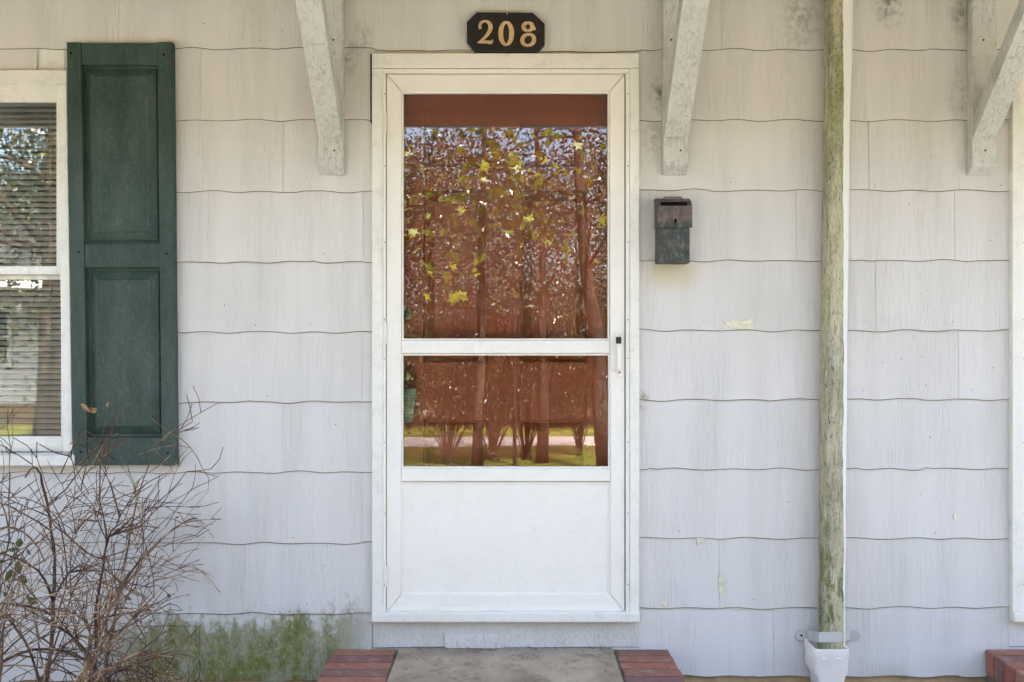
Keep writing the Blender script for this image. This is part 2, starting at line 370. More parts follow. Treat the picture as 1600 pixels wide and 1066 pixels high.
M = dict(
    shingle=mat_shingle(),
    trim=mat_paint("trim_white_paint", (231, 226, 216), (219, 212, 199), .5, .35, True, .25),
    bracket=mat_paint("bracket_peeling_paint", (206, 203, 196), (190, 186, 176), .6, .5, True, .4, crack=True),
    alu=mat_paint("storm_door_enamel", (235, 227, 216), (228, 220, 209), .35, .16, False, .10, (160, 152, 132)),
    green=mat_green(),
    black=mat_simple("plaque_black_wood", (36, 29, 24), .45, 0, .5, scale=60, bump=.5, c2=(22, 18, 16)),
    gold=mat_simple("digit_brass", (214, 184, 138), .45, .15, .6, scale=60, c2=(190, 156, 104)),
    rust=mat_rust(), spout=mat_spout(), brick=mat_brick(),
    dark=mat_simple("dark_hollow", (14, 12, 11), .9, 0, .1),
    screw=mat_simple("screw_dark_metal", (60, 58, 52), .5, .6, .5),
    mortar=mat_concrete("mortar_joint", (120, 108, 90), (84, 74, 60), (44, 38, 30)),
    slab=mat_concrete("slab_concrete", (178, 162, 140), (146, 130, 110), (104, 90, 72)),
    foundation=mat_concrete("foundation_render", (196, 164, 124), (176, 146, 108), (120, 104, 80)),
    pvc=mat_simple("white_pvc", (238, 228, 220), .35, 0, .5, scale=8, bump=.05, c2=(228, 216, 206)),
    strap=mat_paint("strap_painted_metal", (190, 186, 180), (174, 170, 160), .5, .6, False, .5, (140, 134, 84)),
    red=mat_paint("front_door_red_paint", (226, 108, 72), (214, 98, 64), .5, .1, False, .2, (140, 76, 60)),
    brass=mat_simple("lock_brass", (176, 164, 120), .3, .8, .5, scale=40),
    tagp=mat_simple("tag_card", (176, 192, 172), .6, 0, .3, scale=30, bump=.05, c2=(160, 178, 156)),
    ink=mat_simple("tag_ink", (70, 84, 78), .7, 0, .3),
    glass=mat_glass("storm_glass", 1.8), wglass=mat_glass("window_glass", 1.8),
    blind=mat_simple("blind_vinyl", (240, 237, 230), .5, 0, .4, scale=6, bump=.05, c2=(234, 230, 222)),
    room=mat_simple("room_plaster", (92, 84, 76), .9, 0, .2),
    soffit=mat_paint("soffit_paint", (206, 200, 184), (190, 182, 160), .6, .3, True, .3, axis=(.04, 1, 1)),
    roof=mat_simple("roof_asphalt", (84, 80, 76), .9, 0, .2, scale=60, bump=.6, c2=(58, 56, 54)),
    lap_shade=mat_simple('shingle_edge_shade', (120, 110, 88), .9, 0, .1, scale=90, c2=(78, 70, 54)),  # grimy brown that paints in the shadow line under each course
    chip=mat_simple("bare_primer", (226, 218, 190), .7, 0, .3, scale=50),
    twig=mat_twig(),
    dry=mat_leaf("dry_leaf", [(.3, lin(120, 78, 50)), (.7, lin(190, 140, 100))], .25),
    shrubleaf=mat_leaf("shrub_leaf", [(.3, lin(40, 44, 20)), (.7, lin(84, 88, 36))], .3),
    maple=mat_leaf("maple_leaf", [(.3, (.10, .13, .01)), (.48, (.22, .25, .02)), (.66, (.42, .40, .04))], .4, .35),
    oak=mat_leaf("oak_leaf", [(.35, (.006, .007, .004)), (.55, (.014, .015, .007)), (.60, (.13, .12, .02)), (.67, (.52, .45, .16))], .08, .22, 30),  # near-black stops paint shaded foliage, pale stops paint sunlit specks
    bark=mat_simple("tree_bark", (92, 76, 62), .9, 0, .2, scale=14, bump=.8, c2=(58, 48, 40)),
    wood=mat_simple("pole_wood", (104, 88, 70), .9, 0, .2, scale=14, bump=.5),
    wire=mat_simple("wire_rubber", (30, 30, 30), .6, 0, .3),
    far_siding=mat_simple("far_siding_paint", (226, 226, 220), .6, 0, .3, scale=4, c2=(214, 214, 208)),
)
def mat_grass():
    t = NT("lawn_grass", .9, .15); P = t.pos()
    c = t.ramp(t.noise(P, 1.3, 8, .7), [(.3, lin(120, 122, 50)), (.5, lin(158, 156, 66)), (.7, lin(186, 178, 96))])
    c = t.mix(t.math('MULTIPLY', t.noise(P, 40, 4, .7), .6), c, lin(96, 96, 40))
    y = t.math('ADD', t.sep(P)[1], t.math('MULTIPLY', t.noise(P, .8, 4, .6), 1.2))
    near = t.math('MULTIPLY_ADD', y, 1.6, 1.6*6.2, clamp=True)
    dry = t.mix(t.noise(P, 12, 6, .7), lin(162, 166, 166), lin(136, 140, 138))  # unseen near ground, greyed to keep its bounce light on the wall neutral
    c = t.mix(near, c, dry)
    far = t.math('MULTIPLY_ADD', y, -1.2, -1.2*10.6, clamp=True)
    c = t.mix(far, c, t.mix(t.noise(P, 6, 7, .75), lin(62, 50, 34), lin(116, 92, 62)))
    return t.fin(c, t.bump(t.noise(P, 60, 4, .8), .9, .05))
M['grass'] = mat_grass()
M['road'] = mat_concrete("road_surface", (196, 178, 168), (182, 166, 158), (158, 144, 136))
M['soil'] = mat_concrete("bed_soil", (150, 136, 122), (126, 112, 98), (88, 76, 62))

# ---------------------------------------------------------------- ground and street behind the camera
MB().box(-120, 120, -150, 60, -.4, 0).build("lawn", M['grass'])
tag(bpy.data.objects["lawn"], "mown yellow green lawn in front of the house", kind='structure')
MB().box(-120, 120, -9.95, -8.8, .0, .008).build("path", M['road'])
tag(bpy.data.objects["path"], "pale concrete path crossing the lawn", kind='structure')
MB().box(-5, 5, -.95, -.02, 0, .03).build("planting_bed", M['soil'], bevel=.02)
tag(bpy.data.objects["planting_bed"], "bare soil bed at the foot of the house wall", kind='structure')

# ---------------------------------------------------------------- house
house = empty("house", (0, 0, 0))
tag(house, "pale grey house with wavy shingle siding, white storm door and porch brackets", "house", kind='thing')
WIN = (-262, 112, 100, 722)      # window opening in photo px
DOOR = (590, 95, 990, 968)
DOOR2 = (1581, 95, 1981, 968)
TOP = ZC + 1.9
def wall_front():
    b = MB(); y0, y1 = -.0005, .11
    xs = [-5.2, X(WIN[0]), X(WIN[2]), X(DOOR[0]), X(DOOR[2]), X(DOOR2[0]), X(DOOR2[2]), 6.2]
    for i in (0, 2, 4, 6): b.box(xs[i], xs[i+1], y0, y1, Z(1048), TOP)
    for (p0, q0, p1, q1) in (WIN, DOOR, DOOR2):
        b.box(X(p0), X(p1), y0, y1, Z(q0), TOP); b.box(X(p0), X(p1), y0, y1, Z(1048), Z(q1))
    b.box(-5.2, -5.09, y1, 7, 0, TOP); b.box(6.09, 6.2, y1, 7, 0, TOP); b.box(-5.09, 6.09, 6.9, 7, 0, TOP)
    b.box(-5.09, 6.09, y1, 6.9, TOP-.1, TOP)
    return b
wall_front().build("wall", M['trim'], house)
MB().box(-5.18, 6.18, .004, .15, -.2, Z(1048)-.001).build("foundation", M['foundation'], house)
# main roof and pent roof over the entrance
b = MB()
b.prism_x([(-.3, TOP+.02), (3.5, TOP+1.7), (7.3, TOP+.02), (7.3, TOP+.14), (3.5, TOP+1.84), (-.3, TOP+.14)], -5.5, 6.5)
b.build("roof", M['roof'], house)
b = MB(); b.prism_x([(-.015, ZC+1.86), (-1.1, ZC+1.14), (-1.1, ZC+1.20), (-.015, ZC+1.92)], -5.2, 6.2)
b.build("porch_roof", M['soffit'], house)
MB().box(-5.2, 6.2, -1.13, -1.102, ZC+1.085, ZC+1.22).build("fascia", M['trim'], house)

# shingles ------------------------------------------------------------------
rowL = [-250, -140, -31, 78, 190, 301, 411, 520, 629, 738, 848, 958, 1063]
rowR = [-246, -138, -28, 80, 190, 299, 408, 517, 625, 733, 841, 949, 1056]
jointL = [443, 315, 443, 438, 315, 443, 317, 444, 315, 442, 315, 441, 313]
jointR = [1126, 1250, 1126, 1126, 1250, 1108, 1243, 1115, 1243, 1118, 1238, 1123, 1207]
jR2 = [1377, 1501, 1377, 1377, 1501, 1356, 1490, 1367, 1496, 1369, 1492, 1370, 1498]
def rowy(i, px):
    f = min(1, max(0, (px-560)/440)); return rowL[i]*(1-f) + rowR[i]*f
DT, DB = .0055, .0135
def shingle(px0, px1, top_fn, bot_fn, seed, name="shingle", gap=.2, dt=DT, db=DB):
    w = px1 - px0
    n = max(2, int(round(w/11)))
    rr = random.Random(seed)
    g0, g1 = gap*rr.uniform(.3, 1.2), gap*rr.uniform(.3, 1.2)
    skew = rr.uniform(-.8, .8); dd = rr.uniform(-.0012, .0012); ph = rr.uniform(px0, px1) if rr.random() < .4 else -9999; cw = rr.uniform(6, 13); ca = rr.uniform(1.2, 3.2); dz = rr.uniform(-.6, .6)
    vs = []
    for i in range(n+1):
        p = px0+g0 + (w-g0-g1)*i/n
        yb = bot_fn(p) + dz + skew*(i/n-.5) - (ca*max(0, 1-abs(p-ph)/cw))
        zt, zb = Z(top_fn(p)), Z(yb)
        vs += [(X(p), -dt-dd, zt), (X(p), -db-dd+.0015, zb+.0022), (X(p), -db-dd+.003, zb), (X(p), -db-dd+.0065, zb+.001), (X(p), -.001, zt)]
    fs = []
    for i in range(n):
        a = i*5; c = a+5
        for k in range(5): fs.append((a+k, a+(k+1) % 5, c+(k+1) % 5, c+k))
    fs.append((4, 3, 2, 1, 0)); e = n*5; fs.append((e, e+1, e+2, e+3, e+4))
    b = MB(); b.add(vs, fs)
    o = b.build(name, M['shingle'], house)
    o.data.materials.append(M['lap_shade'])
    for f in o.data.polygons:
        if f.index < n*5 and f.index % 5 in (1, 2): f.material_index = 1  # lower edge faces carry the painted lap shadow
    return o
def wavy(i, px, amp=1.2): return rowy(i, px) + amp*math.sin(2*math.pi*(px+18*math.sin(i*2.3))/84) + .6*math.sin(px/23.+i*1.7) + .35*math.sin(px/9.1+i)
sd_ = 100
for i in range(1, 13):
    js = sorted([jointL[i]-251*k for k in range(0, 8)] + [jointL[i]+251] +
                [jointR[i]-252, jointR[i]] + [jR2[i]+251*k for k in range(0, 7)])
    js = [j for k, j in enumerate(js) if k == 0 or j - js[k-1] > 40]
    js = [j if abs(j-818) > 200 or i != 3 else j for j in js]
    if i == 3: js = sorted([j for j in js if not 600 < j < 1000] + [791])
    rt, rb = rowL[i-1]+4, rowL[i]
    blocks = []
    for (a, q0, c, q1) in (WIN, DOOR, DOOR2):
        if rb > q0+20 and rt < q1-8: blocks.append((a-1, c+1) if a < 0 else (a-4, c+4))
    for a, c in zip(js[:-1], js[1:]):
        segs = [(a, c)]
        for b0, b1 in blocks:
            ns = []
            for s0, s1 in segs:
                if s1 <= b0 or s0 >= b1: ns.append((s0, s1))
                else:
                    if s0 < b0: ns.append((s0, b0))
                    if s1 > b1: ns.append((b1, s1))
            segs = ns
        for s0, s1 in segs:
            if s1-s0 < 6: continue
            sd_ += 1
            over = 4 if i == 3 else 0
            fb = (lambda p, i=i: wavy(i, p, .5 if i == 3 and 575 < p < 1005 else 1.2) + (3 if i == 3 and 584 < p < 996 else 0))
            if i == 12 and s0 < 590 and s1 > 600: s1 = 582
            shingle(s0, s1, (lambda p, i=i: rowy(i-1, p) - 8), fb, sd_)
# fillers over and under the window, under the doors
shingle(-262, 60, lambda p: 70, lambda p: 112 + .5*math.sin(p/30), 900, gap=.2)
shingle(-262, 104, lambda p: 716, lambda p: wavy(9, p), 901, gap=.2)
shingle(583, 998, lambda p: 960, lambda p: 1011 + .6*math.sin(p/40), 902, gap=.4)
shingle(1574, 1990, lambda p: 955, lambda p: 1009 + .6*math.sin(p/40), 903, gap=.4)
# loose patch under the threshold
b = MB(); pts = [(696, 1013), (694, 990), (712, 992), (742, 990), (770, 990), (779, 995), (788, 1000), (787, 1013)]
b.prism([(X(p, .02), Z(q, .02)) for p, q in pts], -.021, -.0115)
pt = b.build("patch", M['shingle'], house, bevel=.0008); pt['label'] = "loose broken shingle scrap under the door threshold"
# bare paint chips
for k, pts in enumerate(([(1127, 500), (1134, 503), (1146, 501), (1160, 503), (1166, 498), (1171, 497), (1177, 508), (1176, 514), (1160, 515), (1142, 513), (1134, 507)],
            [(1088, 841), (1103, 841), (1101, 846), (1093, 848), (1090, 853)], [(1124, 897), (1129, 896), (1133, 908), (1132, 928), (1125, 932), (1123, 912)],
            [(1035, 941), (1041, 940), (1043, 947), (1037, 948)], [(1490, 803), (1494, 801), (1494, 812), (1490, 811)])):
    MB().prism([(X(p, .014), Z(q, .014)) for p, q in pts], -.0152, -.0085).build("paint_chip", M['chip'], house)
# nail heads
nr = random.Random(5)
b0 = MB().cyl((0, 0, 0), (0, -1, 0), .0022, .0016, 8)
nm = None
for k in range(64):
    i = nr.randrange(3, 12); side = nr.random() < .4
    px = nr.uniform(285, 570) if side else nr.choice([nr.uniform(1010, 1270), nr.uniform(1340, 1565)])
    py = rowy(i, px) - nr.uniform(8, 18) if nr.random() < .5 else rowy(i, px)-nr.uniform(20, 100)
    if nm is None:
        nl = b0.build("nail_head", M['screw'], house); nm = nl
    else:
        nl = nm.copy(); COL.objects.link(nl)
    f = (rowy(i, px)-py)/109
    nl.location = (X(px), -(DB*(1-f)+DT*f)-.0006, Z(py)); s_ = nr.uniform(.5, 1.05); nl.scale = (s_, s_, s_)

# brackets -------------------------------------------------------------------
def bracket(cx, seed):
    rr = random.Random(seed)
    br = empty("roof_bracket", (X(cx), 0, Z(262))); br.parent = house
    w = .046; x0, x1 = X(cx)-w, X(cx)+w
    zb = Z(275); z2 = ZC+1.29
    post = MB().prism_x([(-.012, zb), (-.018, zb), (-.052, zb+.028), (-.052, z2), (-.012, z2)], x0, x1).build("post", M['bracket'], br, bevel=.003)
    # brace rising outward
    zs = Z(215, .055); run = .56
    e = .004
    d0 = .057
    t = .062
    pts = [(-d0, zs), (-d0, zs+t*1.42), (-d0-run+.0, zs+run*1.06+t*1.42), (-d0-run-.03, zs+run*1.06+t*1.42), (-d0-run-.03, zs+run*1.06+.03)]
    z_end = z2
    pts = []
    def bot(d): return zs + (d-d0)*1.08
    dtop = d0 + (z_end-zs)/1.08
    pts = [(-d0, zs), (-d0, zs+.085), (-(dtop-.079), z_end-.001), (-dtop, z_end-.001)]
    MB().prism_x(pts, x0+.0015, x1-.0015+rr.uniform(-.002, .002)).build("brace", M['bracket'], br, bevel=.003)
    MB().prism_x([(-.012, z2), (-.70, z2), (-.74, z2+.04), (-.74, z2+.086), (-.012, z2+.086)], x0-.002, x1+.002).build("arm", M['bracket'], br, bevel=.003)
    for zz in (Z(240), Z(70)):
        MB().cyl((X(cx)+rr.uniform(-.02, .02), -.052, zz), (0, -1, 0), .004, .002, 8).build("nail", M['screw'], br)
    return br
for cx, sdn in ((521, 1), (1052, 2), (1527, 3)): bracket(cx, sdn)
bpy.data.objects["roof_bracket"]['label'] = "peeling white roof bracket left of the house number"
bpy.data.objects["roof_bracket.001"]['label'] = "peeling white roof bracket above the mailbox"
bpy.data.objects["roof_bracket.002"]['label'] = "peeling white roof bracket at the right beside the second doorway"

# door units -----------------------------------------------------------------
def hole_poly(b, px0, py0, px1, py1, w, d0, d1):
    pass
def door_unit(o, first):
    """o = horizontal offset in photo px at the wall"""
    ox = o/412.0
    def pb(px0, py0, px1, py1, d0, d1):
        m = MB().pbox(px0, py0, px1, py1, d0, d1); m.v = [(v[0]+ox, v[1], v[2]) for v in m.v]; return m
    cas = empty("door_casing", (X(790)+ox, 0, Z(966))); cas.parent = house
    # outer brick mould, in three steps (butted boards)
    pb(581, 83, 999, 106, .004, .034).build("head_board", M['trim'], cas, bevel=.003)
    pb(581, 106.6, 598, 957, .004, .034).build("side_board", M['trim'], cas, bevel=.003)
    pb(984, 106.6, 999, 957, .004, .034).build("side_board", M['trim'], cas, bevel=.003)
    pb(580.5, 958, 1000, 973, .004, .046).build("threshold", M['trim'], cas, bevel=.004)
    # storm door mounting frame (z bar)
    pb(593, 108, 984.5, 114.5, .006, .026).build("head_bar", M['alu'], cas, bevel=.001)
    pb(598.5, 115, 602.6, 956.5, .006, .028).build("mounting_bar", M['alu'], cas, bevel=.001)
    pb(978, 115, 983.6, 956.5, .006, .028).build("mounting_bar", M['alu'], cas, bevel=.001)
    # jamb lining of the opening behind
    m = MB()
    m.box(X(DOOR[0])+ox-.0, X(604)+ox, -.004, .14, Z(968), Z(95)); m.box(X(976)+ox, X(DOOR[2])+ox, -.004, .14, Z(968), Z(95))
    m.box(X(604)+ox, X(976)+ox, -.004, .14, Z(112), Z(95)); m.box(X(604)+ox, X(976)+ox, -.004, .14, Z(968), Z(958))
    m.build("jamb", M['trim'], cas)
    for py in (150, 262, 380, 500, 560, 690, 800, 910):
        for px in (600.5, 981):
            m = MB().cyl((X(px, .03)+ox, -.028, Z(py)), (0, -1, 0), .0022, .0012, 8); m.build("screw", M['screw'], cas)
    if first: cas['label'] = "weathered white casing around the storm door"

    m = MB()
    for r_ in ((602.7, 115, 603.9, 957), (976.1, 115, 977.9, 957), (603.9, 114.7, 976.1, 116.1), (603.9, 956.9, 976.1, 957.9)):
        k = pb(*r_, -.02, .006); m.add(k.v, k.f)
    m.build("gap_shade", M['dark'], cas)  # black strips stand in for the shaded gap around the storm door
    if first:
        m = pb(578.7, 84, 580.4, 192, .002, .0122); m.build("joint_shade", M['dark'], cas)  # thin black strip painted in for shade between siding and casing
    sd2 = empty("storm_door", (X(790)+ox, 0, Z(957))); sd2.parent = house
    sd2['label'] = "white storm door with two glass panes over a solid kick panel" if first else "white storm door at the right edge, mostly out of view"
    F0, F1 = -.006, .018
    def frame_piece(name, poly, d1=F1):
        m = MB().prism([(X(p, d1)+ox, Z(q, d1)) for p, q in poly], -d1, -F0); return m.build(name, M['alu'], sd2, bevel=.0022)
    frame_piece("top_rail", [(604.3, 116.3), (975.7, 116.3), (952.3, 143), (627.8, 143)])
    frame_piece("hinge_stile", [(604, 116.8), (627.4, 143.5), (626.5, 928.5), (604, 956.5)])
    frame_piece("latch_stile", [(976, 116.8), (952.7, 143.5), (954, 928.5), (976, 956.5)])
    frame_piece("bottom_rail", [(604.4, 956.8), (626.9, 929), (953.6, 929), (975.6, 956.8)])
    pb(627, 532, 953, 552.5, F0, .020).build("cross_rail", M['alu'], sd2, bevel=.0022)
    pb(627, 732, 953.3, 752.5, F0, .020).build("cross_rail", M['alu'], sd2, bevel=.0022)
    # glazing beads
    for (a, q0, c, q1) in ((627.8, 143.6, 952.2, 531.4), (627.4, 553, 953, 731.4)):
        m = MB()
        for r_ in ((a, q0, c, q0+2.6), (a, q1-2.2, c, q1), (a, q0+2.6, a+2.6, q1-2.2), (c-2.6, q0+2.6, c, q1-2.2)):
            k = pb(*r_, -.004, .012); m.add(k.v, k.f)
        m.build("glazing_bead", M['alu'], sd2)
    pb(626.5, 143, 953.6, 532, .000, .004).build("glass_pane", M['glass'], sd2)
    pb(626.5, 553, 953.6, 732, .000, .004).build("glass_pane", M['glass'], sd2)
    pb(626.4, 753, 954, 928.6, 0, .0085).build("kick_panel", M['alu'], sd2)
    m = MB()
    for r_ in ((627, 753.2, 953.6, 755.5), (627, 926.6, 953.6, 928.6), (627, 755.5, 629.4, 926.6), (951.2, 755.5, 953.6, 926.6)):
        k = pb(*r_, .0085, .013); m.add(k.v, k.f)
    m.build("panel_bead", M['alu'], sd2)
    # sweep with fine ridge on the bottom rail
    pb(607, 944, 973, 945.2, .0175, .0195).build("door_sweep", M['alu'], sd2)
    # hinges
    for (q0, q1) in ((176, 208), (505, 537), (885, 917)):
        m = MB().cyl((X(602.6, .03)+ox, -.029, Z(q1, .03)), (0, 0, 1), .0035, Z(q0, .03)-Z(q1, .03), 10); m.build("hinge", M['alu'], sd2, smooth=False)
    # pull handle
    pb(961, 519, 974, 590, .0175, .0195).build('handle_plate', M['alu'], sd2, bevel=.0008)
    hx = X(967, .03)+ox
    m = MB(); k = pb(962.5, 521, 972.5, 533, .0175, .024); m.add(k.v, k.f)
    m.prism([(hx-.010, Z(533, .04)), (hx+.010, Z(533, .04)), (hx+.0075, Z(578, .04)), (hx-.006, Z(578, .04))], -.040, -.034)
    m.box(hx-.008, hx+.008, -.035, -.017, Z(538, .03), Z(531, .03)); m.box(hx-.005, hx+.006, -.035, -.017, Z(579, .03), Z(574, .03))
    hd = m.build("handle", M['alu'], sd2, bevel=.0012)
    m = pb(962.8, 526.4, 971.2, 537.2, .038, .052); bt = m.build("push_button", M['screw'], sd2, bevel=.003)
    m = MB().cyl((hx+.0005, -.036, Z(582, .04)), (0, -1, 0), .005, .010, 12); m.build("latch_screw", M['brass'], sd2)
    return ox
for o_ in (0, 991): door_unit(o_, o_ == 0)

# front door behind the storm door (each doorway)
def inner_door(ox, first):
    fd = empty("front_door", (X(788)+ox, .1, Z(960))); fd.parent = house
    fd['label'] = "red brown six-panel door seen through the storm door glass" if first else "red brown door behind the storm door at the right edge"
    d = -.095
    xl, xr = X(590)+ox, X(990)+ox
    def XX(p): return X(p, d)+ox
    cols = [(662, 762), (814, 916)]; rows = [(196, 262), (298, 566), (658, 880)]
    # frame members as one board with sunk panels
    m = MB()
    xs = [xl-.0, XX(662), XX(762), XX(814), XX(916), xr]
    zt, zb = Z(95), Z(966)
    for i in (0, 2, 4): m.box(xs[i], xs[i+1], .095, .13, zb, zt)
    zz = [zt] + [Z(v, d) for r_ in rows for v in r_] + [zb]
    for i in (1, 3):
        for k in range(0, 8, 2): m.box(xs[i], xs[i+1], .095, .13, zz[k+1], zz[k])
    m.build("door_frame", M['red'], fd, bevel=.003)
    for (a, c) in cols:
        for (q0, q1) in rows:
            x0, x1, z0, z1 = XX(a), XX(c), Z(q1, d), Z(q0, d)
            m = MB(); i1, i2 = .012, .042
            A = [(x0, .148, z0), (x1, .148, z0), (x1, .148, z1), (x0, .148, z1)]
            B = [(x0+i1, .149, z0+i1), (x1-i1, .149, z0+i1), (x1-i1, .149, z1-i1), (x0+i1, .149, z1-i1)]
            C = [(x0+i2, .104, z0+i2), (x1-i2, .104, z0+i2), (x1-i2, .104, z1-i2), (x0+i2, .104, z1-i2)]
            fs = []
            for k in range(4):
                n_ = (k+1) % 4; fs += [(k, n_, n_+4, k+4), (k+4, n_+4, n_+8, k+8)]
            fs.append((8, 9, 10, 11)); m.add(A+B+C, fs); m.build("panel", M['red'], fd)
    if first:
        m = MB().lathe((XX(635), .095, Z(492, d)), (0, -1, 0), [(0, .024), (.006, .024), (.010, .021), (.011, .017)], 24)
        m.build("deadbolt", M['brass'], fd, smooth=False)
        MB().cyl((XX(635), .0845, Z(492, d)), (0, -1, 0), .0165, .001, 20).build("deadbolt_face", M['screw'], fd)
        m = MB().lathe((XX(638), .095, Z(588, d)), (0, -1, 0), [(0, .031), (.005, .030), (.010, .013), (.028, .012), (.034, .024), (.046, .027), (.056, .022), (.059, .012)], 24)
        m.build("door_knob", M['brass'], fd, smooth=True)
inner_door(0, True); inner_door(991/412., False)

# tag hanging from the knob
tg = empty("hang_tag", (X(640, -.04), .04, Z(600, -.04)))
tag(tg, "pale green printed card hanging from the brass knob behind the glass", "tag", kind='thing')
def tagpt(u, v, y):
    a = R(6); cx, cz = X(638, -.03), Z(608, -.03)
    x, z = u*.062-.031, -v*.130
    return (cx + x*math.cos(a)-z*math.sin(a)*-1, y, cz + z*math.cos(a)+x*math.sin(a)*.9)
m = MB(); F = [tagpt(0, 1, .030), tagpt(1, 1, .030), tagpt(1, 0, .030), tagpt(0, 0, .030)]; B = [(p[0], .032, p[2]) for p in F]
m.hexa(F, B).build("card", M['tagp'], tg)
m = MB()
for r_ in range(7):
    v = .30+.09*r_ if r_ > 1 else .27+.06*r_
    u = .12
    while u < .86:
        w_ = random.uniform(.05, .16); h_ = .022 if r_ < 2 else .012
        F = [tagpt(u, v+h_, .0296), tagpt(u+w_, v+h_, .0296), tagpt(u+w_, v, .0296), tagpt(u, v, .0296)]
        m.hexa(F, [(p[0], .0299, p[2]) for p in F]); u += w_+.04
m.build("print", M['ink'], tg)
MB().tube([(X(638, -.03)+.012*math.cos(a), .046+.004*math.sin(a), Z(598, -.03)+.030*math.sin(a)) for a in np.linspace(0, 2*math.pi, 15)], .0018, 5).build("string", M['strap'], tg)

# window ---------------------------------------------------------------------
wn = empty("window", (X(-80), 0, Z(722))); wn.parent = house
wn['label'] = "white double hung window with mini blinds behind the glass"
def pb(px0, py0, px1, py1, d0, d1): return MB().pbox(px0, py0, px1, py1, d0, d1)
pb(-285, 109, 104, 131, .006, .032).build("head_casing", M['trim'], wn, bevel=.003)
F = lambda pts, d: [(X(p, d), Z(q, d)) for p, q in pts]
MB().prism(F([(89, 131.5), (104, 131.5), (113, 706), (98, 706)], .032), -.032, -.006).build("side_casing", M['trim'], wn, bevel=.003)
MB().prism(F([(-285, 131.5), (-262, 131.5), (-262, 706), (-285, 706)], .032), -.032, -.006).build("side_casing", M['trim'], wn, bevel=.003)
MB().prism_x([(-.006, Z(706.5)), (-.045, Z(708.5)), (-.055, Z(709)), (-.055, Z(728, .05)), (-.006, Z(727))], X(-292, .05), X(116, .05)).build("sill", M['trim'], wn, bevel=.003)
m = pb(-262, 131, 89, 139, .0, .022); m.build("parting_strip", M['trim'], wn, bevel=.001)
# upper sash (outer) and lower sash (set back)
def sash(name, x0, y0, x1, y1, x0i, y0i, x1i, y1i, d0, d1):
    m = MB()
    for r_ in ((x0, y0, x1, y0i), (x0, y1i, x1, y1), (x0, y0i, x0i, y1i), (x1i, y0i, x1, y1i)):
        k = pb(*r_, d0, d1); m.add(k.v, k.f)
    return m.build(name, M['trim'], wn, bevel=.0015)
sash("upper_sash", -262, 139.5, 96, 429, -246, 160, 88, 416, -.012, .014)
sash("lower_sash", -262, 430, 98.5, 706, -246, 437, 95, 682, -.045, -.013)
pb(-248, 158, 90, 418, -.001, .003).build("glass_pane", M['wglass'], wn)
pb(-248, 435, 97, 684, -.030, -.026).build("glass_pane", M['wglass'], wn)
m = MB(); x0, x1 = X(WIN[0]), X(WIN[2])
m.box(x0-.004, x0, -.004, .14, Z(722), Z(112)); m.box(x1, x1+.004, -.004, .14, Z(722), Z(112)); m.build("reveal", M['trim'], wn)
MB().tube([(X(76, -.05), .06, Z(165)), (X(76, -.05), .061, Z(420)), (X(77, -.05), .06, Z(560))], .0012, 5).build("cord", M['blind'], wn)
# room behind
m = MB(); rx0, rx1 = -4.2, X(300)
m.box(rx0, rx1, 2.9, 2.95, .3, TOP-.12); m.box(rx0-.05, rx0, .12, 2.9, .3, TOP-.12); m.box(rx1, rx1+.05, .12, 2.9, .3, TOP-.12)
m.box(rx0, rx1, .12, 2.9, .25, .3)
m.build("room_wall", M['room'], house)
# blinds (lifted out as a thing)
bl = empty("window_blind", (X(-80), .07, Z(165)))
tag(bl, "off-white mini blind with level slats hanging behind the window glass", "blind", kind='thing')
m = MB().box(x0+.02, x1-.01, .055, .085, Z(150), Z(138)); m.build("head_rail", M['blind'], bl)
slat_me = None
zz = Z(156); k = 0
while zz > Z(695):
    if slat_me is None:
        s_ = MB(); n = 5; w = .0125
        pr = [(-w + 2*w*j/n, .0022*(1-((2*j/n)-1)**2)) for j in range(n+1)]
        a = R(40); pr = [(y*math.cos(a)-z*math.sin(a), y*math.sin(a)+z*math.cos(a)) for y, z in pr]
        vs = []
        for xx in (x0+.02, x1-.012):
            vs += [(xx, .07+y, zz+z) for y, z in pr] + [(xx, .07+y, zz+z-.0006) for y, z in pr]
        q = 2*(n+1); fs = []
        for j in range(n): fs += [(j, j+1, q+j+1, q+j), (n+1+j, q+n+1+j, q+n+2+j, n+2+j)]
        fs += [(0, q, q+n+1, n+1), (n, 2*n+1, q+2*n+1, q+n)]
        s_.add(vs, fs); o = s_.build("slat", M['blind'], bl, smooth=False); slat_me = o; z_first = zz
    else:
        o = slat_me.copy(); COL.objects.link(o); o.location.z += zz - z_first
        o.rotation_euler.x = R(random.uniform(-1.5, 1.5)) * 0; o.location.y += random.uniform(-.0008, .0008)
    zz -= .0215 + random.uniform(-.0006, .0006)
for px in (-190, 20, 62):
    MB().tube([(X(px, -.07), .054, Z(150)), (X(px, -.07), .054, Z(700))], .0006, 4).build("ladder_cord", M['blind'], bl)

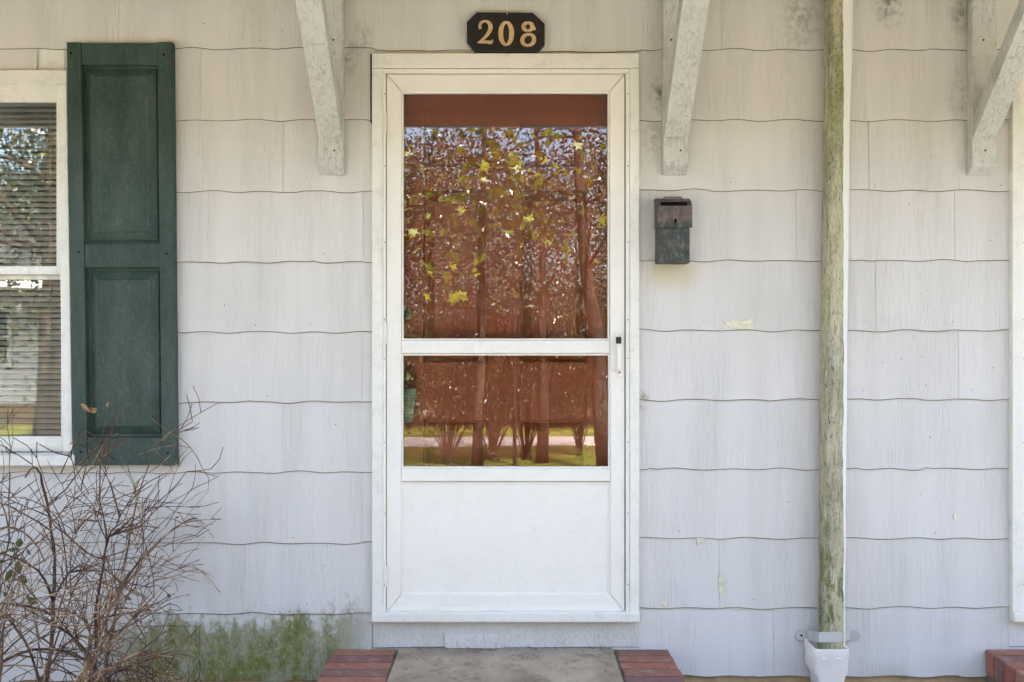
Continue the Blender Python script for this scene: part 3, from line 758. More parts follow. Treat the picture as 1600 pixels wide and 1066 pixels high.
# ---------------------------------------------------------------- shutter
sh = empty("shutter", (X(190), -.02, Z(728)))
tag(sh, "dark green two-panel shutter beside the window", "shutter", kind='thing')
q = [(104, 66), (269, 66), (275, 728), (115, 728)]   # photo corners TL TR BR BL
def SH(u, v, d):
    """u, v in nominal shutter pixels (0..162, 0..662)"""
    a, c = u/162, v/662
    tx = q[0][0]*(1-a)+q[1][0]*a; bx_ = q[3][0]*(1-a)+q[2][0]*a
    px = tx*(1-c)+bx_*c; py = 66+662*c + 0.6*math.sin(u/40)
    px += 2.0*math.sin(c*math.pi)*(1 if False else .3)
    return (X(px, .045), -d, Z(py, .045))
def sboard(name, u0, v0, u1, v1, d0=.014, d1=.046, nseg=1, bevel=.0025):
    m = MB()
    m.hexa([SH(u0, v1, d1), SH(u1, v1, d1), SH(u1, v0, d1), SH(u0, v0, d1)], [SH(u0, v1, d0), SH(u1, v1, d0), SH(u1, v0, d0), SH(u0, v0, d0)])
    return m.build(name, M['green'], sh, bevel=bevel)
sboard("stile", 0, 0, 22, 662); sboard("stile", 140, 0, 162, 662)
sboard("rail", 22.4, 1, 139.6, 35, d1=.0445); sboard("rail", 22.4, 315, 139.6, 352, d1=.0445); sboard("rail", 22.4, 618, 139.6, 661, d1=.0445)
for v0, v1 in ((35, 315), (352, 618)):
    m = MB()
    L = [(21.5, v0-.5, 140.5, v1+.5, .022), (27, v0+5, 135, v1-5, .022), (28.5, v0+6.5, 133.5, v1-6.5, .027), (40, v0+18, 122, v1-18, .039), (41.5, v0+19.5, 120.5, v1-19.5, .0365), (44, v0+22, 118, v1-22, .0365)]
    vs = []
    for (u0, w0, u1, w1, d) in L: vs += [SH(u0, w1, d), SH(u1, w1, d), SH(u1, w0, d), SH(u0, w0, d)]
    fs = []
    for k in range(len(L)-1):
        for j in range(4): fs.append((4*k+j, 4*k+(j+1) % 4, 4*k+4+(j+1) % 4, 4*k+4+j))
    e = 4*(len(L)-1); fs.append((e, e+1, e+2, e+3))
    b0_ = len(vs); vs += [SH(21.5, v1+.5, .016), SH(140.5, v1+.5, .016), SH(140.5, v0-.5, .016), SH(21.5, v0-.5, .016)]
    fs.append((b0_+3, b0_+2, b0_+1, b0_)); 
    for j in range(4): fs.append((j, b0_+j, b0_+(j+1) % 4, (j+1) % 4))
    m.add(vs, fs); m.build("panel", M['green'], sh)
for (u, v) in ((7, 17), (149, 20), (13, 328), (150, 331), (12, 640), (149, 642)):
    p = SH(u, v, .046); MB().cyl(p, (0, -1, 0), .0042, .0016, 10).build("screw_head", M['dark'], sh)

# ---------------------------------------------------------------- house number plaque
sg = empty("house_number_sign", (X(790), -.02, Z(81)))
tag(sg, "black octagonal wooden plaque with brass digits 208 above the door", "house number", kind='thing')
D = .038
oct_ = [(745, 19), (833, 20), (851, 37), (851, 69), (840, 81), (742, 81), (729.5, 65), (729.5, 34)]
MB().prism(F(oct_, D), -D, -.0135).build("plaque", M['black'], sg, bevel=.002)
def zoomp(x, y): return (X(700+x/8.889, D), Z(y/8.889, D))
def stroke(pts, y0, y1):
    n = len(pts); L_, R_ = [], []
    P2 = [zoomp(p[0], p[1]) for p in pts]; sc = (DIST-D)/FPX/8.889
    for i in range(n):
        a = P2[max(0, i-1)]; c = P2[min(n-1, i+1)]; dx, dz = c[0]-a[0], c[1]-a[1]; l = math.hypot(dx, dz) or 1
        w = pts[i][2]*sc/2; nx, nz = -dz/l, dx/l
        L_.append((P2[i][0]+nx*w, P2[i][1]+nz*w)); R_.append((P2[i][0]-nx*w, P2[i][1]-nz*w))
    m = MB()
    for i in range(n-1):
        fr = [(L_[i][0], y0, L_[i][1]), (R_[i][0], y0, R_[i][1]), (R_[i+1][0], y0, R_[i+1][1]), (L_[i+1][0], y0, L_[i+1][1])]
        bk = [(p[0], y1, p[2]) for p in fr]
        b_ = len(m.v); m.add(fr+bk, [(0, 1, 2, 3), (1, 0, 4, 5), (3, 2, 6, 7)] + ([(0, 3, 7, 4)] if i == 0 else []) + ([(2, 1, 5, 6)] if i == n-2 else []))
    return m
def smoothpts(pts, k=5):
    out = []
    n = len(pts)
    for i in range(n-1):
        p0, p1, p2, p3 = pts[max(0, i-1)], pts[i], pts[i+1], pts[min(n-1, i+2)]
        for j in range(k):
            t = j/k
            out.append(tuple(.5*((2*p1[a])+(-p0[a]+p2[a])*t+(2*p0[a]-5*p1[a]+4*p2[a]-p3[a])*t*t+(-p0[a]+3*p1[a]-3*p2[a]+p3[a])*t**3) for a in range(3)))
    out.append(pts[-1]); return out
yF, yB = -D-.005, -D+.001
two = smoothpts([(448, 405, 44), (443, 365, 40), (462, 322, 36), (515, 302, 34), (570, 325, 48), (592, 385, 60), (572, 450, 54), (520, 520, 40), (465, 570, 32), (415, 603, 24)])
m = stroke(two, yF, yB)
b2 = stroke([(410, 600, 16), (450, 592, 34), (510, 590, 42), (560, 592, 44), (600, 594, 40)], yF+.0005, yB); m.add(b2.v, b2.f)
b3 = stroke([(603, 612, 12), (612, 585, 26), (620, 552, 10)], yF+.0009, yB); m.add(b3.v, b3.f)
m.build("digit", M['gold'], sg)
def ring(cx, cy, rx, ry, wfun, n=28, tilt=0):
    pts = []
    for i in range(n+1):
        a = 2*math.pi*i/n; x, y = rx*math.sin(a), -ry*math.cos(a)
        pts.append((cx+x+y*tilt, cy+y, wfun(a)))
    return pts
m = stroke(ring(808, 472, 76, 156, lambda a: 34+34*abs(math.sin(a))), yF, yB); m.build("digit", M['gold'], sg)
m = stroke(ring(1110, 378, 62, 55, lambda a: 32+26*abs(math.sin(a))), yF, yB)
k2 = stroke(ring(1114, 560, 82, 78, lambda a: 36+22*abs(math.sin(a)), tilt=-.1), yF+.0006, yB); m.add(k2.v, k2.f)
k3 = stroke([(1150, 412, 20), (1185, 408, 34), (1215, 395, 44)], yF+.0011, yB); m.add(k3.v, k3.f)
m.build("digit", M['gold'], sg)
for (x, y) in ((575, 328), (440, 585), (745, 365), (870, 575), (1052, 370), (1185, 582)):
    p = zoomp(x, y); MB().cyl((p[0], yF+.0008, p[1]), (0, -1, 0), .0016, .0014, 8).build("pin", M['screw'], sg)
p = zoomp(822, 195); MB().cyl((p[0], -D, p[1]), (0, -1, 0), .0022, .0015, 8).build("pin", M['alu'], sg)

# ---------------------------------------------------------------- mailbox
mbx = empty("mailbox", (X(1045), -.05, Z(414)))
tag(mbx, "small rusty metal mailbox with slotted lid right of the storm door", "mailbox", kind='thing')
DM = .100
xa, xb = X(1029.5, DM), X(1078, DM)
zt, zb = Z(330, DM), Z(409.5, DM)
MB().prism_x([(-.0135, zb), (-DM+.004, zb), (-DM, zb+.006), (-DM+.003, Z(318, DM)), (-.0135, Z(309, .05))], xa, xb).build("body", M['rust'], mbx, bevel=.003)
m = MB()
# lid: sloped cap wrapping over the front, made of plates
xl_, xr_ = X(1028, DM+.008), X(1081.5, DM+.008)
ztop = Z(311, .06); zf = Z(319, DM+.008); zl = Z(355.5, DM+.01)
dl = DM+.008
outer = [(-.0135, ztop+.004), (-.055, ztop+.002), (-dl+.014, zf+.012), (-dl, zf-.004), (-dl-.003, zl)]
inner = [(-dl+.001, zl), (-dl+.004, zf-.006), (-dl+.018, zf+.004), (-.055, ztop-.004), (-.0135, ztop-.002)]
m.prism_x(outer+inner, xl_, xr_)
m.prism_x([(-.03, ztop), (-.055, ztop), (-dl+.014, zf+.010), (-dl+.002, zf-.005), (-dl-.001, zl+.001), (-.03, zl+.006)], xl_-.0005, xl_+.0015)
m.prism_x([(-.03, ztop), (-.055, ztop), (-dl+.014, zf+.010), (-dl+.002, zf-.005), (-dl-.001, zl+.001), (-.03, zl+.006)], xr_-.0015, xr_+.0005)
m.build("lid", M['rust'], mbx)
def rr_poly(px0, py0, px1, py1, d, n=6):
    x0, x1, z0, z1 = X(px0, d), X(px1, d), Z(py1, d), Z(py0, d); r = (z1-z0)/2; zc = (z0+z1)/2; pts = []
    for i in range(n+1): a = -math.pi/2+math.pi*i/n; pts.append((x1-r+r*math.cos(a), zc+r*math.sin(a)))
    for i in range(n+1): a = math.pi/2+math.pi*i/n; pts.append((x0+r+r*math.cos(a), zc+r*math.sin(a)))
    return pts
MB().prism(rr_poly(1032, 315.8, 1074.5, 321.6, dl), -dl-.0012, -dl+.004).build("letter_slot", M['dark'], mbx)
MB().prism(rr_poly(1053.5, 342, 1056.8, 348.8, dl), -dl-.0036, -dl+.002).build("keyhole", M['dark'], mbx)
MB().cyl((X(1055, dl), -dl-.001, Z(351, dl)), (0, -1, 0), .0022, .0022, 8).build("rivet", M['dark'], mbx)
MB().prism([(xa-.001, zb-.002), (xb+.001, zb-.002), (xb+.001, zb+.006), (xa-.001, zb+.006)], -DM-.002, -.02).build("bottom_rim", M['rust'], mbx, bevel=.001)
MB().tube([(X(1032, .02), -.02, zt+.05), (X(1037, .02), -.05, Z(308.5, .05)), (X(1064, .05), -.05, Z(308.5, .05)), (X(1068, .02), -.02, zt+.05)], .0022, 6).build("hinge_rod", M['rust'], mbx)

# ---------------------------------------------------------------- downspout
ds = empty("downspout", (X(1298), -.06, Z(1014)))
tag(ds, "lichen stained downspout with peeling white paint running down the wall", "downspout", kind='thing')
DD0, DD1 = .030, .105
def spout_ring(pxc, py, w, kx=1.0, dshift=0.0):
    """rounded-rect corrugated ring; returns verts"""
    cx = X(pxc, DD1); z = Z(py, DD1); hw = w/412/2; out = []
    base = []
    n = 40
    for i in range(n):
        a = 2*math.pi*i/n; c, s = math.cos(a), math.sin(a)
        e = .45; x = math.copysign(abs(c)**e, c)*hw; y = math.copysign(abs(s)**e, s)*(DD1-DD0)/2
        f = 1+.035*math.cos(a*12)
        out.append((cx+x*f, -(DD0+DD1)/2-dshift+y*f, z))
    return out
def spout(name, stations, mat):
    m = MB(); n = 40
    for st in stations: m.v += spout_ring(*st)
    for i in range(len(stations)-1):
        for j in range(n):
            a = i*n+j; c = i*n+(j+1) % n; m.f.append((c, a, a+n, c+n))
    m.f.append(tuple(range(n))); m.f.append(tuple(range((len(stations)-1)*n, len(stations)*n))[::-1])
    o = m.build(name, mat, ds, smooth=True)
    ed = o.modifiers.new("edge", 'EDGE_SPLIT'); ed.split_angle = R(60)
    return o
r_ = random.Random(3)
stn = []
for k in range(26):
    f = k/25; py = 92 + (1021-92)*f; pxc = 1316 + (1304.5-1316)*(f**.6) + r_.uniform(-.5, .5); stn.append((pxc, py, 33.8 + r_.uniform(-.5, .5)))
spout("lower_pipe", stn[::-1], M['spout'])
spout("joint_collar", [(1314.7, 100, 36), (1314.7, 90, 37.6), (1315, 88, 38)], M['spout'])
spout("upper_pipe", [(1315, 95, 36), (1315.6, 40, 36), (1316.4, -20, 36), (1318, -80, 36), (1318, -200, 36)], M['spout'])
# strap
m = MB(); d1 = DD1+.004
xs = [(1246, .016), (1261, .018), (1270, .050), (1279.5, d1), (1296, d1+.002), (1316, d1), (1323, .045), (1329, .018), (1338, .016)]
zt_, zb_ = 986, 1002
prev = None
cuts = []
pts3 = []
for (px, d) in xs:
    k = 6 if px in (1246, 1338) else 0
    pts3.append((X(px, d), d, Z(zt_+k + (2 if d > .05 else 0), d), Z(zb_-k + (2 if d > .05 else 0), d)))
vs = []; fs = []
for (x_, d, z1_, z0_) in pts3: vs += [(x_, -d, z0_), (x_, -d, z1_), (x_, -d+.004, z1_), (x_, -d+.004, z0_)]
for i in range(len(pts3)-1):
    for j in range(4): a = 4*i+j; c = 4*i+(j+1) % 4; fs.append((c, a, a+4, c+4))
fs += [(0, 3, 2, 1)[::-1], tuple(4*(len(pts3)-1)+j for j in (0, 1, 2, 3))[::-1]]
m.add(vs, fs).build("strap", M['strap'], ds, bevel=.0008)
for px in (1252, 1335):
    m = MB(); hexp = [(X(px, .02)+.024*math.cos(R(60*k)), Z(993, .02)+.0215*math.sin(R(60*k))) for k in range(6)]
    m.prism(hexp, -.0205, -.0165).build("strap_ear", M['strap'], ds, bevel=.0015)
MB().cyl((X(1252, .02), -.0205, Z(993, .02)), (0, -1, 0), .0042, .0015, 8).build("screw_head", M['dark'], ds)
# pvc adapter
m = MB()
def ringbox(px0, px1, py, d0, d1, r=.010):
    x0, x1 = X(px0, d1), X(px1, d1); z = Z(py, d1); out = []
    for (cx, cy, a0) in ((x1-r, -d0-r, 0), (x0+r, -d0-r, 90), (x0+r, -d1+r, 180), (x1-r, -d1+r, 270)):
        for k in range(4): a = R(a0+30*k); out.append((cx+r*math.cos(a), cy+r*math.sin(a), z))
    return out
secs = [(1271.5, 1327.5, 1014.5, .02, .135), (1271.5, 1327.5, 1027, .02, .135), (1272.5, 1326.5, 1028, .021, .134), (1272.5, 1326.5, 1050, .021, .134),
        (1278, 1321, 1062, .03, .125), (1279, 1320, 1100, .032, .124), (1279, 1320, 1150, .032, .124)]
rings = [ringbox(*s_) for s_ in secs]
inner_r = [ringbox(1275, 1324, 1014.5, .026, .129), ringbox(1275, 1324, 1026, .026, .129)]
allr = [inner_r[1], inner_r[0]] + rings
for r0 in allr: m.v += r0
for i in range(len(allr)-1):
    for j in range(16): a = 16*i+j; c = 16*i+(j+1) % 16; m.f.append((a, c, c+16, a+16))
m.f.append(tuple(range(16))[::-1]); 
ad = m.build("pipe_adapter", M['pvc'], ds, smooth=True); e_ = ad.modifiers.new("e", 'EDGE_SPLIT'); e_.split_angle = R(35)
for px in (1289, 1311): MB().pbox(px-4, 1028.5, px+4, 1032, .134, .1375).build("clip_tab", M['pvc'], ds, bevel=.001)
ad['label'] = "clean white plastic adapter below the strap"

# ---------------------------------------------------------------- stoops
def stoop(name, xl, xr, wl, wr, depth, label, slab=True, rot=0):
    """xl..xr outer edges in metres; brick lengths wl, wr"""
    root = empty(name, ((xl+xr)/2, -.1, 0)); tag(root, label, "steps", kind='thing')
    ztop = Z(1011); pit = .0673; n = int(depth/pit); y0 = -.014
    rr = random.Random(hash(name) % 1000 + 3 if False else len(label))
    proto = {}
    def brick(cx, cy, cz, lx, ly, lz, rz=0):
        key = (round(lx, 3), round(ly, 3), round(lz, 3))
        if key not in proto:
            m = MB().box(-lx/2, lx/2, -ly/2, ly/2, -lz/2, lz/2)
            me_o = m.build("brick", M['brick'], None, bevel=.0045); proto[key] = me_o; o = me_o
        else:
            o = proto[key].copy(); COL.objects.link(o)
        o.parent = root
        o.location = (cx-root.location.x + rr.uniform(-.002, .002), cy-root.location.y, cz-root.location.z + rr.uniform(-.0012, .0012))
        o.rotation_euler = (rr.uniform(-.01, .01), rr.uniform(-.008, .008), rz+rr.uniform(-.012, .012))
        return o
    for k in range(n):
        yc = y0 - pit*(k+.5)
        for (cx, w) in ((xl+wl/2, wl), (xr-wr/2, wr)):
            w2 = w + (0 if k else -.006)
            brick(cx, yc, ztop-.046, w2, .0535, .092)
    # front edge course
    yf = y0-pit*n
    m_ = xl
    while m_ < xr-.03:
        brick(m_+.031, yf-.10, ztop-.046, .057, .2, .092); m_ += pit
    # brick courses of the base
    zb0 = ztop-.092
    for c in range(3):
        zc = zb0-.034-.067*c
        for sx_ in (xl+.03+.049, xr-.03-.049):
            yy = y0-.105 - (.1 if c % 2 else 0)
            while yy > yf-.16:
                brick(sx_, yy, zc, .095, .195, .057); yy -= .206
        xx = xl+.14+(.1 if c % 2 else .0)
        while xx < xr-.13:
            brick(xx+.1 if xx+.2 < xr-.13 else xr-.24, yf-.125, zc, .195, .095, .057); xx += .206
    MB().box(xl+.012, xr-.012, yf-.19, y0, zb0-.2+.0, ztop-.004).build("mortar", M['mortar'], root, bevel=.004)
    MB().box(xl+.045, xr-.045, yf-.155, y0, -.05, zb0-.2).build("footing", M['mortar'], root)
    if slab:
        m = MB(); a, c = xl+wl+.010, xr-wr-.010; nx, ny = 30, 26; ya, yb = y0, yf-.004
        import mathutils.noise as mn
        vs = []; fs = []
        for j in range(ny+1):
            for i in range(nx+1):
                x = a+(c-a)*i/nx; y = ya+(yb-ya)*j/ny
                vs.append((x, y, ztop+.001+.002*mn.noise(Vector((x*9, y*9, 1)))+.002*mn.noise(Vector((x*30, y*30, 4)))))
        for j in range(ny):
            for i in range(nx): q_ = j*(nx+1)+i; fs.append((q_, q_+nx+1, q_+nx+2, q_+1))
        m.add(vs, fs).build("slab", M['slab'], root, smooth=True)
    return root
st1 = stoop("front_stoop", X(524), X(1044), .235, .203, .95, "front stoop with concrete slab between rows of red bricks below the storm door")
st2 = stoop("side_stoop", X(1533), X(1533)+1.26, .203, .203, .95, "red brick stoop at the lower right corner beside the downspout")
# grit and leaf bits on the slab
gr = MB(); g_ = random.Random(11)
for k in range(170):
    x = g_.uniform(X(630), X(955)); y = -.02-abs(g_.gauss(0, .22)) if k > 90 else -.016-g_.random()*.03; s_ = g_.uniform(.002, .007); z = Z(1011)+.0035
    a = g_.uniform(0, 6.28); c, s2 = math.cos(a)*s_, math.sin(a)*s_
    gr.add([(x-c, y-s2, z), (x+s2*.6, y-c*.6, z+s_*.3), (x+c, y+s2, z+.001), (x-s2*.6, y+c*.6, z+s_*.8)], [(0, 1, 3), (1, 2, 3), (0, 3, 2), (0, 2, 1)])
o = gr.build("leaf_litter", M['soil']); tag(o, "dark crumbs and leaf bits scattered along the slab edge", kind='stuff')

# ---------------------------------------------------------------- bare shrub
shb = empty("bare_shrub", (X(30, .5), -.5, 0))
tag(shb, "leafless twiggy shrub in front of the window and siding", "shrub", kind='thing')
rs = random.Random(21)
def vrand(s=1.0): return Vector((rs.gauss(0, s), rs.gauss(0, s), rs.gauss(0, s)))
tips = []
def limb(m, p, d, length, r0, depth, droop):
    n = max(4, int(length/.045)); pts = [p.copy()]; rad = [r0]; kink = 0
    step = length/n; dd = d.normalized()
    for i in range(n):
        dd = (dd + vrand(.055 + .035*depth) + Vector((0, 0, -droop*(i/n)*.25))).normalized()
        q_ = pts[-1] + dd*step
        if q_.y > -.05: dd.y -= .35; q_ = pts[-1] + dd.normalized()*step; q_.y = min(q_.y, -.045)
        if q_.y < -.92: dd.y += .3
        if i > 1 and (q_.x > X(255, .5) or q_.z > Z(700, .5) + .1*math.sin(q_.x*9)): break
        if q_.z < .05: q_.z = .05; dd.z = abs(dd.z)
        pts.append(q_); rad.append(rs.uniform(.82, 1.2)*max(.0012, r0*(1-.78*(i+1)/n)))
    n = len(pts)-1
    if n < 1: return
    m.tube(pts, rad, 5 if r0 > .003 else 4, cap=True)
    if depth >= 3: 
        tips.append((pts[-1], dd)); return
    nb = {0: rs.randint(6, 9), 1: rs.randint(3, 5), 2: rs.randint(0, 2)}[depth]
    for k in range(nb):
        i = rs.randint(min(n, int(n*.25)), n); q_ = pts[i]; t = (pts[min(i+1, n)]-pts[max(i-1, 0)]).normalized()
        side = t.cross(vrand()).normalized(); nd = (t*rs.uniform(.5, 1.1) + side*rs.uniform(.4, .9) + Vector((rs.uniform(-.5, .55), 0, 0))).normalized()
        limb(m, q_, nd, length*rs.uniform(.3, .66), max(.0016, rad[i]*rs.uniform(.5, .8)), depth+1, droop*rs.uniform(.3, 1.3))
stems = 19
for k in range(stems):
    f = k/(stems-1)
    base = Vector((X(-10+rs.uniform(-120, 130), .5), -.35-rs.uniform(-.2, .35), .02))
    tx = rs.uniform(-.5, .5) if k % 3 else rs.uniform(.1, .5)
    d = Vector((tx, rs.uniform(-.25, .18), 1.0))
    m = MB(); limb(m, base, d, rs.uniform(.8, 1.3), rs.uniform(.005, .010), 0, rs.uniform(.2, 1.5))
    m.build("stem", M['twig'], shb, smooth=True)
# low leaves
def leaf_mesh(m, p, d, L, w, curl=.3):
    d = d.normalized(); s_ = d.cross(vrand()).normalized(); n_ = d.cross(s_)
    prof = [(0, 0), (.25, .7), (.5, 1), (.78, .6), (1, 0)]
    mid = [p + d*L*t + n_*(L*curl*t*t) for t, _ in prof]
    vs = list(mid) + [mid[i]+s_*w*prof[i][1]+n_*w*.35 for i in (1, 2, 3)] + [mid[i]-s_*w*prof[i][1]+n_*w*.35 for i in (1, 2, 3)]
    m.add(vs, [(0, 5, 1), (1, 5, 6, 2), (2, 6, 7, 3), (3, 7, 4), (0, 1, 8), (1, 2, 9, 8), (2, 3, 10, 9), (3, 4, 10)])
for (px, py, d_, ang) in ((133, 634, .3, 150), (149, 634, .3, 20)):
    m = MB(); leaf_mesh(m, Vector((X(141, d_), -d_, Z(644, d_))), Vector((math.cos(R(ang)), -.3, .55)), .042, .012); lf = m.build("dry_leaf", M['dry'], shb)
# twig carrying the two dry leaves
MB().tube([(X(95, .3), -.3, Z(740, .3)), (X(118, .3), -.3, Z(690, .3)), (X(141, .3), -.3, Z(644, .3)), (X(154, .3), -.3, Z(594, .3))], [.002, .0016, .0013, .0008], 5).build("twig", M['twig'], shb, smooth=True)
for k in range(16):
    px, py = rs.gauss(26, 16), rs.gauss(880, 30); d_ = rs.uniform(.35, .6)
    m = MB(); leaf_mesh(m, Vector((X(px, d_), -d_, Z(py, d_))), vrand()+Vector((0, -.3, -.2)), rs.uniform(.025, .045), rs.uniform(.009, .014)); m.build("green_leaf", M['shrubleaf'], shb)
for k in range(22):
    p, d = tips[rs.randrange(len(tips))]
    m = MB(); leaf_mesh(m, p, d+Vector((0, 0, -.8)), rs.uniform(.014, .03), rs.uniform(.003, .006), .6); m.build("withered_leaf", M['twig'], shb)

# ---------------------------------------------------------------- trees and street seen mirrored in the glass
def leaves_mesh(name, centers, size, mat, parent, lobed=False, up=.5):
    n = len(centers); C = np.array(centers)
    nrm = RNG.normal(size=(n, 3)); nrm[:, 2] += up; nrm /= np.linalg.norm(nrm, axis=1)[:, None]
    t = RNG.normal(size=(n, 3)); t -= nrm*np.sum(t*nrm, axis=1)[:, None]; t /= np.linalg.norm(t, axis=1)[:, None]
    s = np.cross(nrm, t); sz = size*RNG.uniform(.6, 1.3, size=(n, 1))
    if lobed:
        sh_ = [(0, -.45), (.22, -.2), (.55, -.3), (.36, .05), (.6, .35), (.2, .25), (0, .7), (-.2, .25), (-.6, .35), (-.36, .05), (-.55, -.3), (-.22, -.2)]
    else: sh_ = [(0, -.6), (.28, 0), (0, .6), (-.28, 0)]
    k = len(sh_); V = np.empty((n, k, 3))
    for i, (a, b_) in enumerate(sh_): V[:, i] = C + s*a*sz + t*b_*sz + nrm*(abs(a)*.25*sz)
    me = bpy.data.meshes.new(name)
    me.vertices.add(n*k); me.vertices.foreach_set("co", (V.reshape(-1, 3)-np.array(world_loc(parent))).ravel())
    me.loops.add(n*k); me.loops.foreach_set("vertex_index", np.arange(n*k, dtype=np.int32))
    me.polygons.add(n); me.polygons.foreach_set("loop_start", np.arange(0, n*k, k, dtype=np.int32)); me.update(calc_edges=True)
    me.materials.append(mat); o = bpy.data.objects.new(name, me); COL.objects.link(o); o.parent = parent
    return o
def tree(x, y, h, r, trunk_r, nleaf, label, leafm, size, base=.35, lean=(0, 0), lobed=False, clumps=60, group=None, seed=1):
    rt = random.Random(seed); root = empty("tree", (x, y, 0)); tag(root, label, "tree", group, 'thing')
    m = MB(); n = 8; pts = []; top = Vector((x+lean[0], y+lean[1], h*.8))
    for i in range(n+1):
        f = i/n; pts.append(Vector((x+lean[0]*f+rt.gauss(0, .02)*h*.15, y+lean[1]*f+rt.gauss(0, .02)*h*.15, h*.8*f)))
    m.tube(pts, [trunk_r*(1-.75*i/n)*(1.25 if i == 0 else 1) for i in range(n+1)], 10)
    cl = []
    for k in range(clumps):
        i = rt.randint(int(n*base), n); p = pts[i]
        a = rt.uniform(0, 6.283); el = rt.uniform(-.25, .9); L = r*rt.uniform(.35, 1.05)*(1-.35*(i/n))
        dv = Vector((math.cos(a)*math.cos(el), math.sin(a)*math.cos(el), math.sin(el)))
        e = p + dv*L + Vector((0, 0, -.12*L)); cl.append(e)
        if k < 26: m.tube([p, p+dv*L*.5+Vector((0, 0, .05*L)), e], [trunk_r*.28*(1-.5*i/n), trunk_r*.16, trunk_r*.05], 6)
    m.build("trunk", M['bark'], root, smooth=True)
    C = []
    per = nleaf//clumps
    for e in cl:
        s_ = r*rt.uniform(.15, .28); c = RNG.normal(size=(per, 3))*np.array([s_, s_, s_*.6]) + np.array(e); C.append(c)
    leaves_mesh("crown", np.concatenate(C), size, leafm, root, lobed)
    return root
def mx(px, L): return (px-800)/FPX*(DIST+L)
tree(mx(746, 6.7), -6.7, 5.6, 1.7, .06,  460, "young maple with pale green lobed leaves, nearest the house", M['maple'], .115, .5, (.1, .2), True, 26, seed=4)
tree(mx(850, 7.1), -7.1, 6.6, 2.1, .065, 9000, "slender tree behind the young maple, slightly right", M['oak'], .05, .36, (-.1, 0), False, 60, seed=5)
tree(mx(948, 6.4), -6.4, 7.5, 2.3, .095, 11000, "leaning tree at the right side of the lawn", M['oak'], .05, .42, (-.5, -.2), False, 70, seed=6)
tree(-5.2, -6.4, 8, 2.8, .16, 12000, "broad tree on the left part of the lawn, set close to block sky light", M['oak'], .08, .35, (.2, 0), False, 80, seed=7)  # brought near the house to block sky light from the left wall
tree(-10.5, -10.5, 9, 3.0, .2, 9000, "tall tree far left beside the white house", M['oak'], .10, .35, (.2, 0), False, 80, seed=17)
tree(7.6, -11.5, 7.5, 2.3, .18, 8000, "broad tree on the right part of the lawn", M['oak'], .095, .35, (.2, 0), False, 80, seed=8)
g_ = "trees across the street"
rt = random.Random(9)
for k in range(17):
    x = -21 + k*2.7 + rt.uniform(-.7, .7); y = -19.5 - rt.uniform(0, 8)
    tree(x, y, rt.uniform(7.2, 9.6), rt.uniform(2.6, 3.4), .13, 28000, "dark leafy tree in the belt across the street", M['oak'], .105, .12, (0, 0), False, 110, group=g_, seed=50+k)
# undergrowth beyond the path, and a thin post
rt = random.Random(31)
BL = ["low round bush beyond the path, farthest toward the window side", "wide bush beyond the path, second from the window side", "tall loose bush beyond the path behind the maples", "middle bush of the row beyond the path, right of the tall loose one", "dense dark bush beyond the path", "spreading bush beyond the path behind the leaning tree", "small round bush beyond the path toward the brick side stoop"]
for k in range(7):
    x = -4.3 + k*1.25 + rt.uniform(-.3, .3); y = -11.0 - rt.uniform(0, 1.2); h = rt.uniform(1.7, 2.6); w = rt.uniform(.75, 1.0)
    root = empty("bush", (x, y, 0)); tag(root, BL[k], "bush", "bushes beyond the path", 'thing')
    m = MB(); C = []
    for j in range(16):
        a = rt.uniform(0, 6.28); rr_ = w*rt.uniform(.2, 1); e = Vector((x+math.cos(a)*rr_, y+math.sin(a)*rr_*.7, h*rt.uniform(.35, .95)))
        m.tube([(x+rt.uniform(-.06, .06), y, 0), (x+math.cos(a)*rr_*.5, y, e.z*.55), tuple(e)], [.02, .012, .005], 5)
        C.append(RNG.normal(size=(700, 3))*np.array([w*.27, w*.25, h*.13]) + np.array(e))
    m.build("stem", M['bark'], root); C = np.concatenate(C); C = C[C[:, 2] > .1]
    leaves_mesh("foliage", C, .06, M['oak'], root)
po = empty("clothes_post", (mx(804, 6.9), -6.9, 0)); tag(po, "thin dark metal post between the two nearest trees", "post", kind='thing')
MB().tube([(mx(804, 6.9), -6.9, -.1), (mx(804, 6.9), -6.9, 1.9)], .024, 10).build("pole", M['screw'], po); MB().box(mx(804, 6.9)-.3, mx(804, 6.9)+.3, -6.92, -6.88, 1.88, 1.93).build("crossarm", M['screw'], po)
# straggly growth between the nearest trees, hanging over the lawn
rt = random.Random(77)
SL = ["straggly shrub left of the young maple trunk", "straggly shrub at the foot of the young maple", "straggly shrub between the thin post and the slender tree", "straggly shrub under the leaning tree"]
for k, px in enumerate((700, 770, 822, 905)):
    L = 7.0 + .25*k; x = mx(px, L); y = -L
    root = empty("shrub", (x, y, 0)); tag(root, SL[k], "shrub", "straggly shrubs by the nearest trees", 'thing')
    m = MB(); C = []
    for j in range(22):
        a = rt.uniform(0, 6.28); w = rt.uniform(.1, .55); e = Vector((x+math.cos(a)*w, y+math.sin(a)*w*.6, rt.uniform(.55, 1.75)))
        m.tube([(x, y, 0), (x+math.cos(a)*w*.4, y, e.z*.6), tuple(e), (e.x+math.cos(a)*.1, e.y, e.z-.14)], [.009, .007, .004, .002], 5)
        C.append(RNG.normal(size=(170, 3))*np.array([.13, .12, .10]) + np.array(e))
    m.build("stem", M['bark'], root); C = np.concatenate(C); C = C[C[:, 2] > .36]
    leaves_mesh("foliage", C, .05, M['oak'], root)
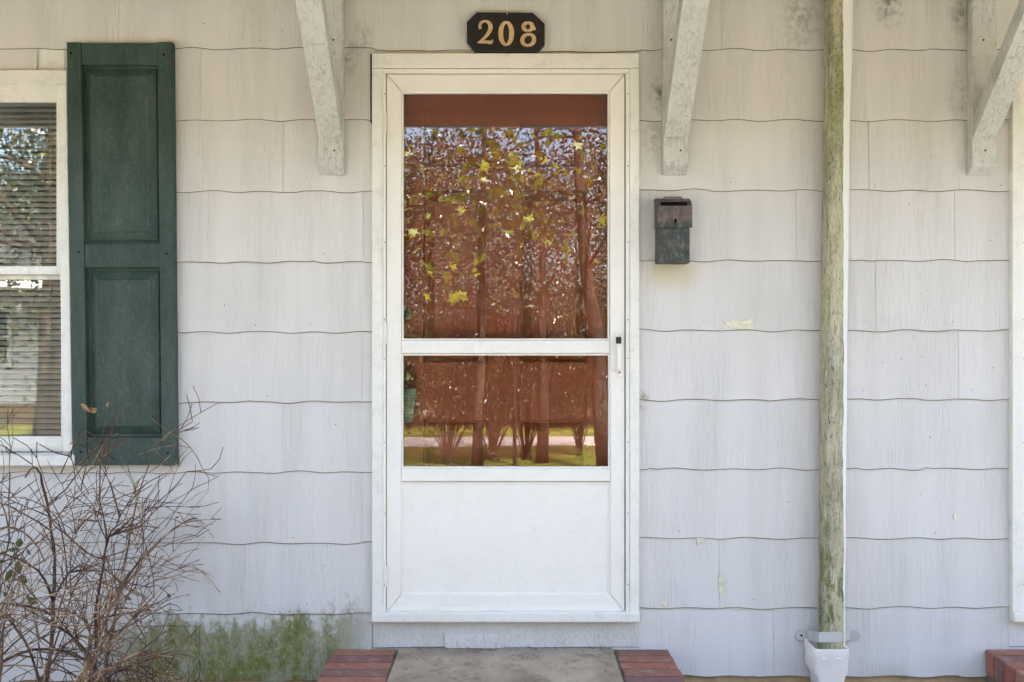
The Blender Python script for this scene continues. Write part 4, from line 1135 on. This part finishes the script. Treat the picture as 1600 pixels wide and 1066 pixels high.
# power line
for k, x in enumerate((-17, 17)):
    r0 = empty("utility_pole", (x, -15.6, 0)); tag(r0, "wooden utility pole at the %s end of the wires beyond the street" % ("window-side" if k == 0 else "mailbox-side"), "utility pole", kind='thing')
    MB().tube([(x, -15.6, -.2), (x, -15.6, 7.2)], [.15, .11], 12).build("pole", M['wood'], r0); MB().box(x-.07, x+.07, -16.5, -14.7, 6.2, 6.32).build("crossarm", M['wood'], r0)
for k, (yo, h0, h1, nm_) in enumerate(((-.1, 6.1, 5.7, "upper"), (.3, 4.9, 4.75, "lower"))):
    pts = [(-17+34*i/24, -15.6+yo, h0+(h1-h0)*i/24-.6*(1-((i-12)/12)**2)) for i in range(25)]
    o = MB().tube(pts, .022, 5).build("power_line", M['wire']); tag(o, "%s of the two black wires strung between the poles" % nm_, "wire", kind='thing')
# neighbour house, mirrored in the window at the left
nh = empty("neighbour_house", (-9.3, -15.5, 0)); tag(nh, "white clapboard neighbour house with porch posts across the lawn", "house", kind='thing')
m = MB(); hx0, hx1, hy = -13.0, -8.2, -17.0
for k in range(16): m.prism_x([(hy, .2*k), (hy+.028, .2*k), (hy+.008, .2*k+.2), (hy, .2*k+.2)], hx0, hx1)
m.build("siding", M['far_siding'], nh)
MB().box(hx0, hx1, hy-5, hy-.004, 0, 3.2).build("wall", M['far_siding'], nh)
for wx in (-12.2, -10.6, -9.1):
    fr = MB(); 
    for r_ in ((wx-.5, wx+.5, 2.15, 2.27), (wx-.5, wx+.5, .85, .95), (wx-.5, wx-.4, .95, 2.15), (wx+.4, wx+.5, .95, 2.15), (wx-.4, wx+.4, 1.53, 1.58)): fr.box(r_[0], r_[1], hy+.03, hy+.07, r_[2], r_[3])
    w_ = fr.build("window", M['far_siding'], nh); MB().box(wx-.4, wx+.4, hy+.029, hy+.04, .95, 2.15).build("pane", M['dark'], w_)
for wx in (-12.9, -11.4, -9.9, -8.3): MB().box(wx-.07, wx+.07, hy+1.5, hy+1.64, .0, 2.6).build("porch_post", M['far_siding'], nh)
MB().box(hx0-.1, hx1+.1, hy+.1, hy+1.8, 2.6, 2.8).build("porch_roof", M['far_siding'], nh)
m = MB(); m.prism_x([(hy+.5, 3.15), (hy-2.5, 4.7), (hy-5.5, 3.15), (hy-5.5, 3.05), (hy+.5, 3.05)], hx0-.3, hx1+.3); m.build("roof", M['roof'], nh)
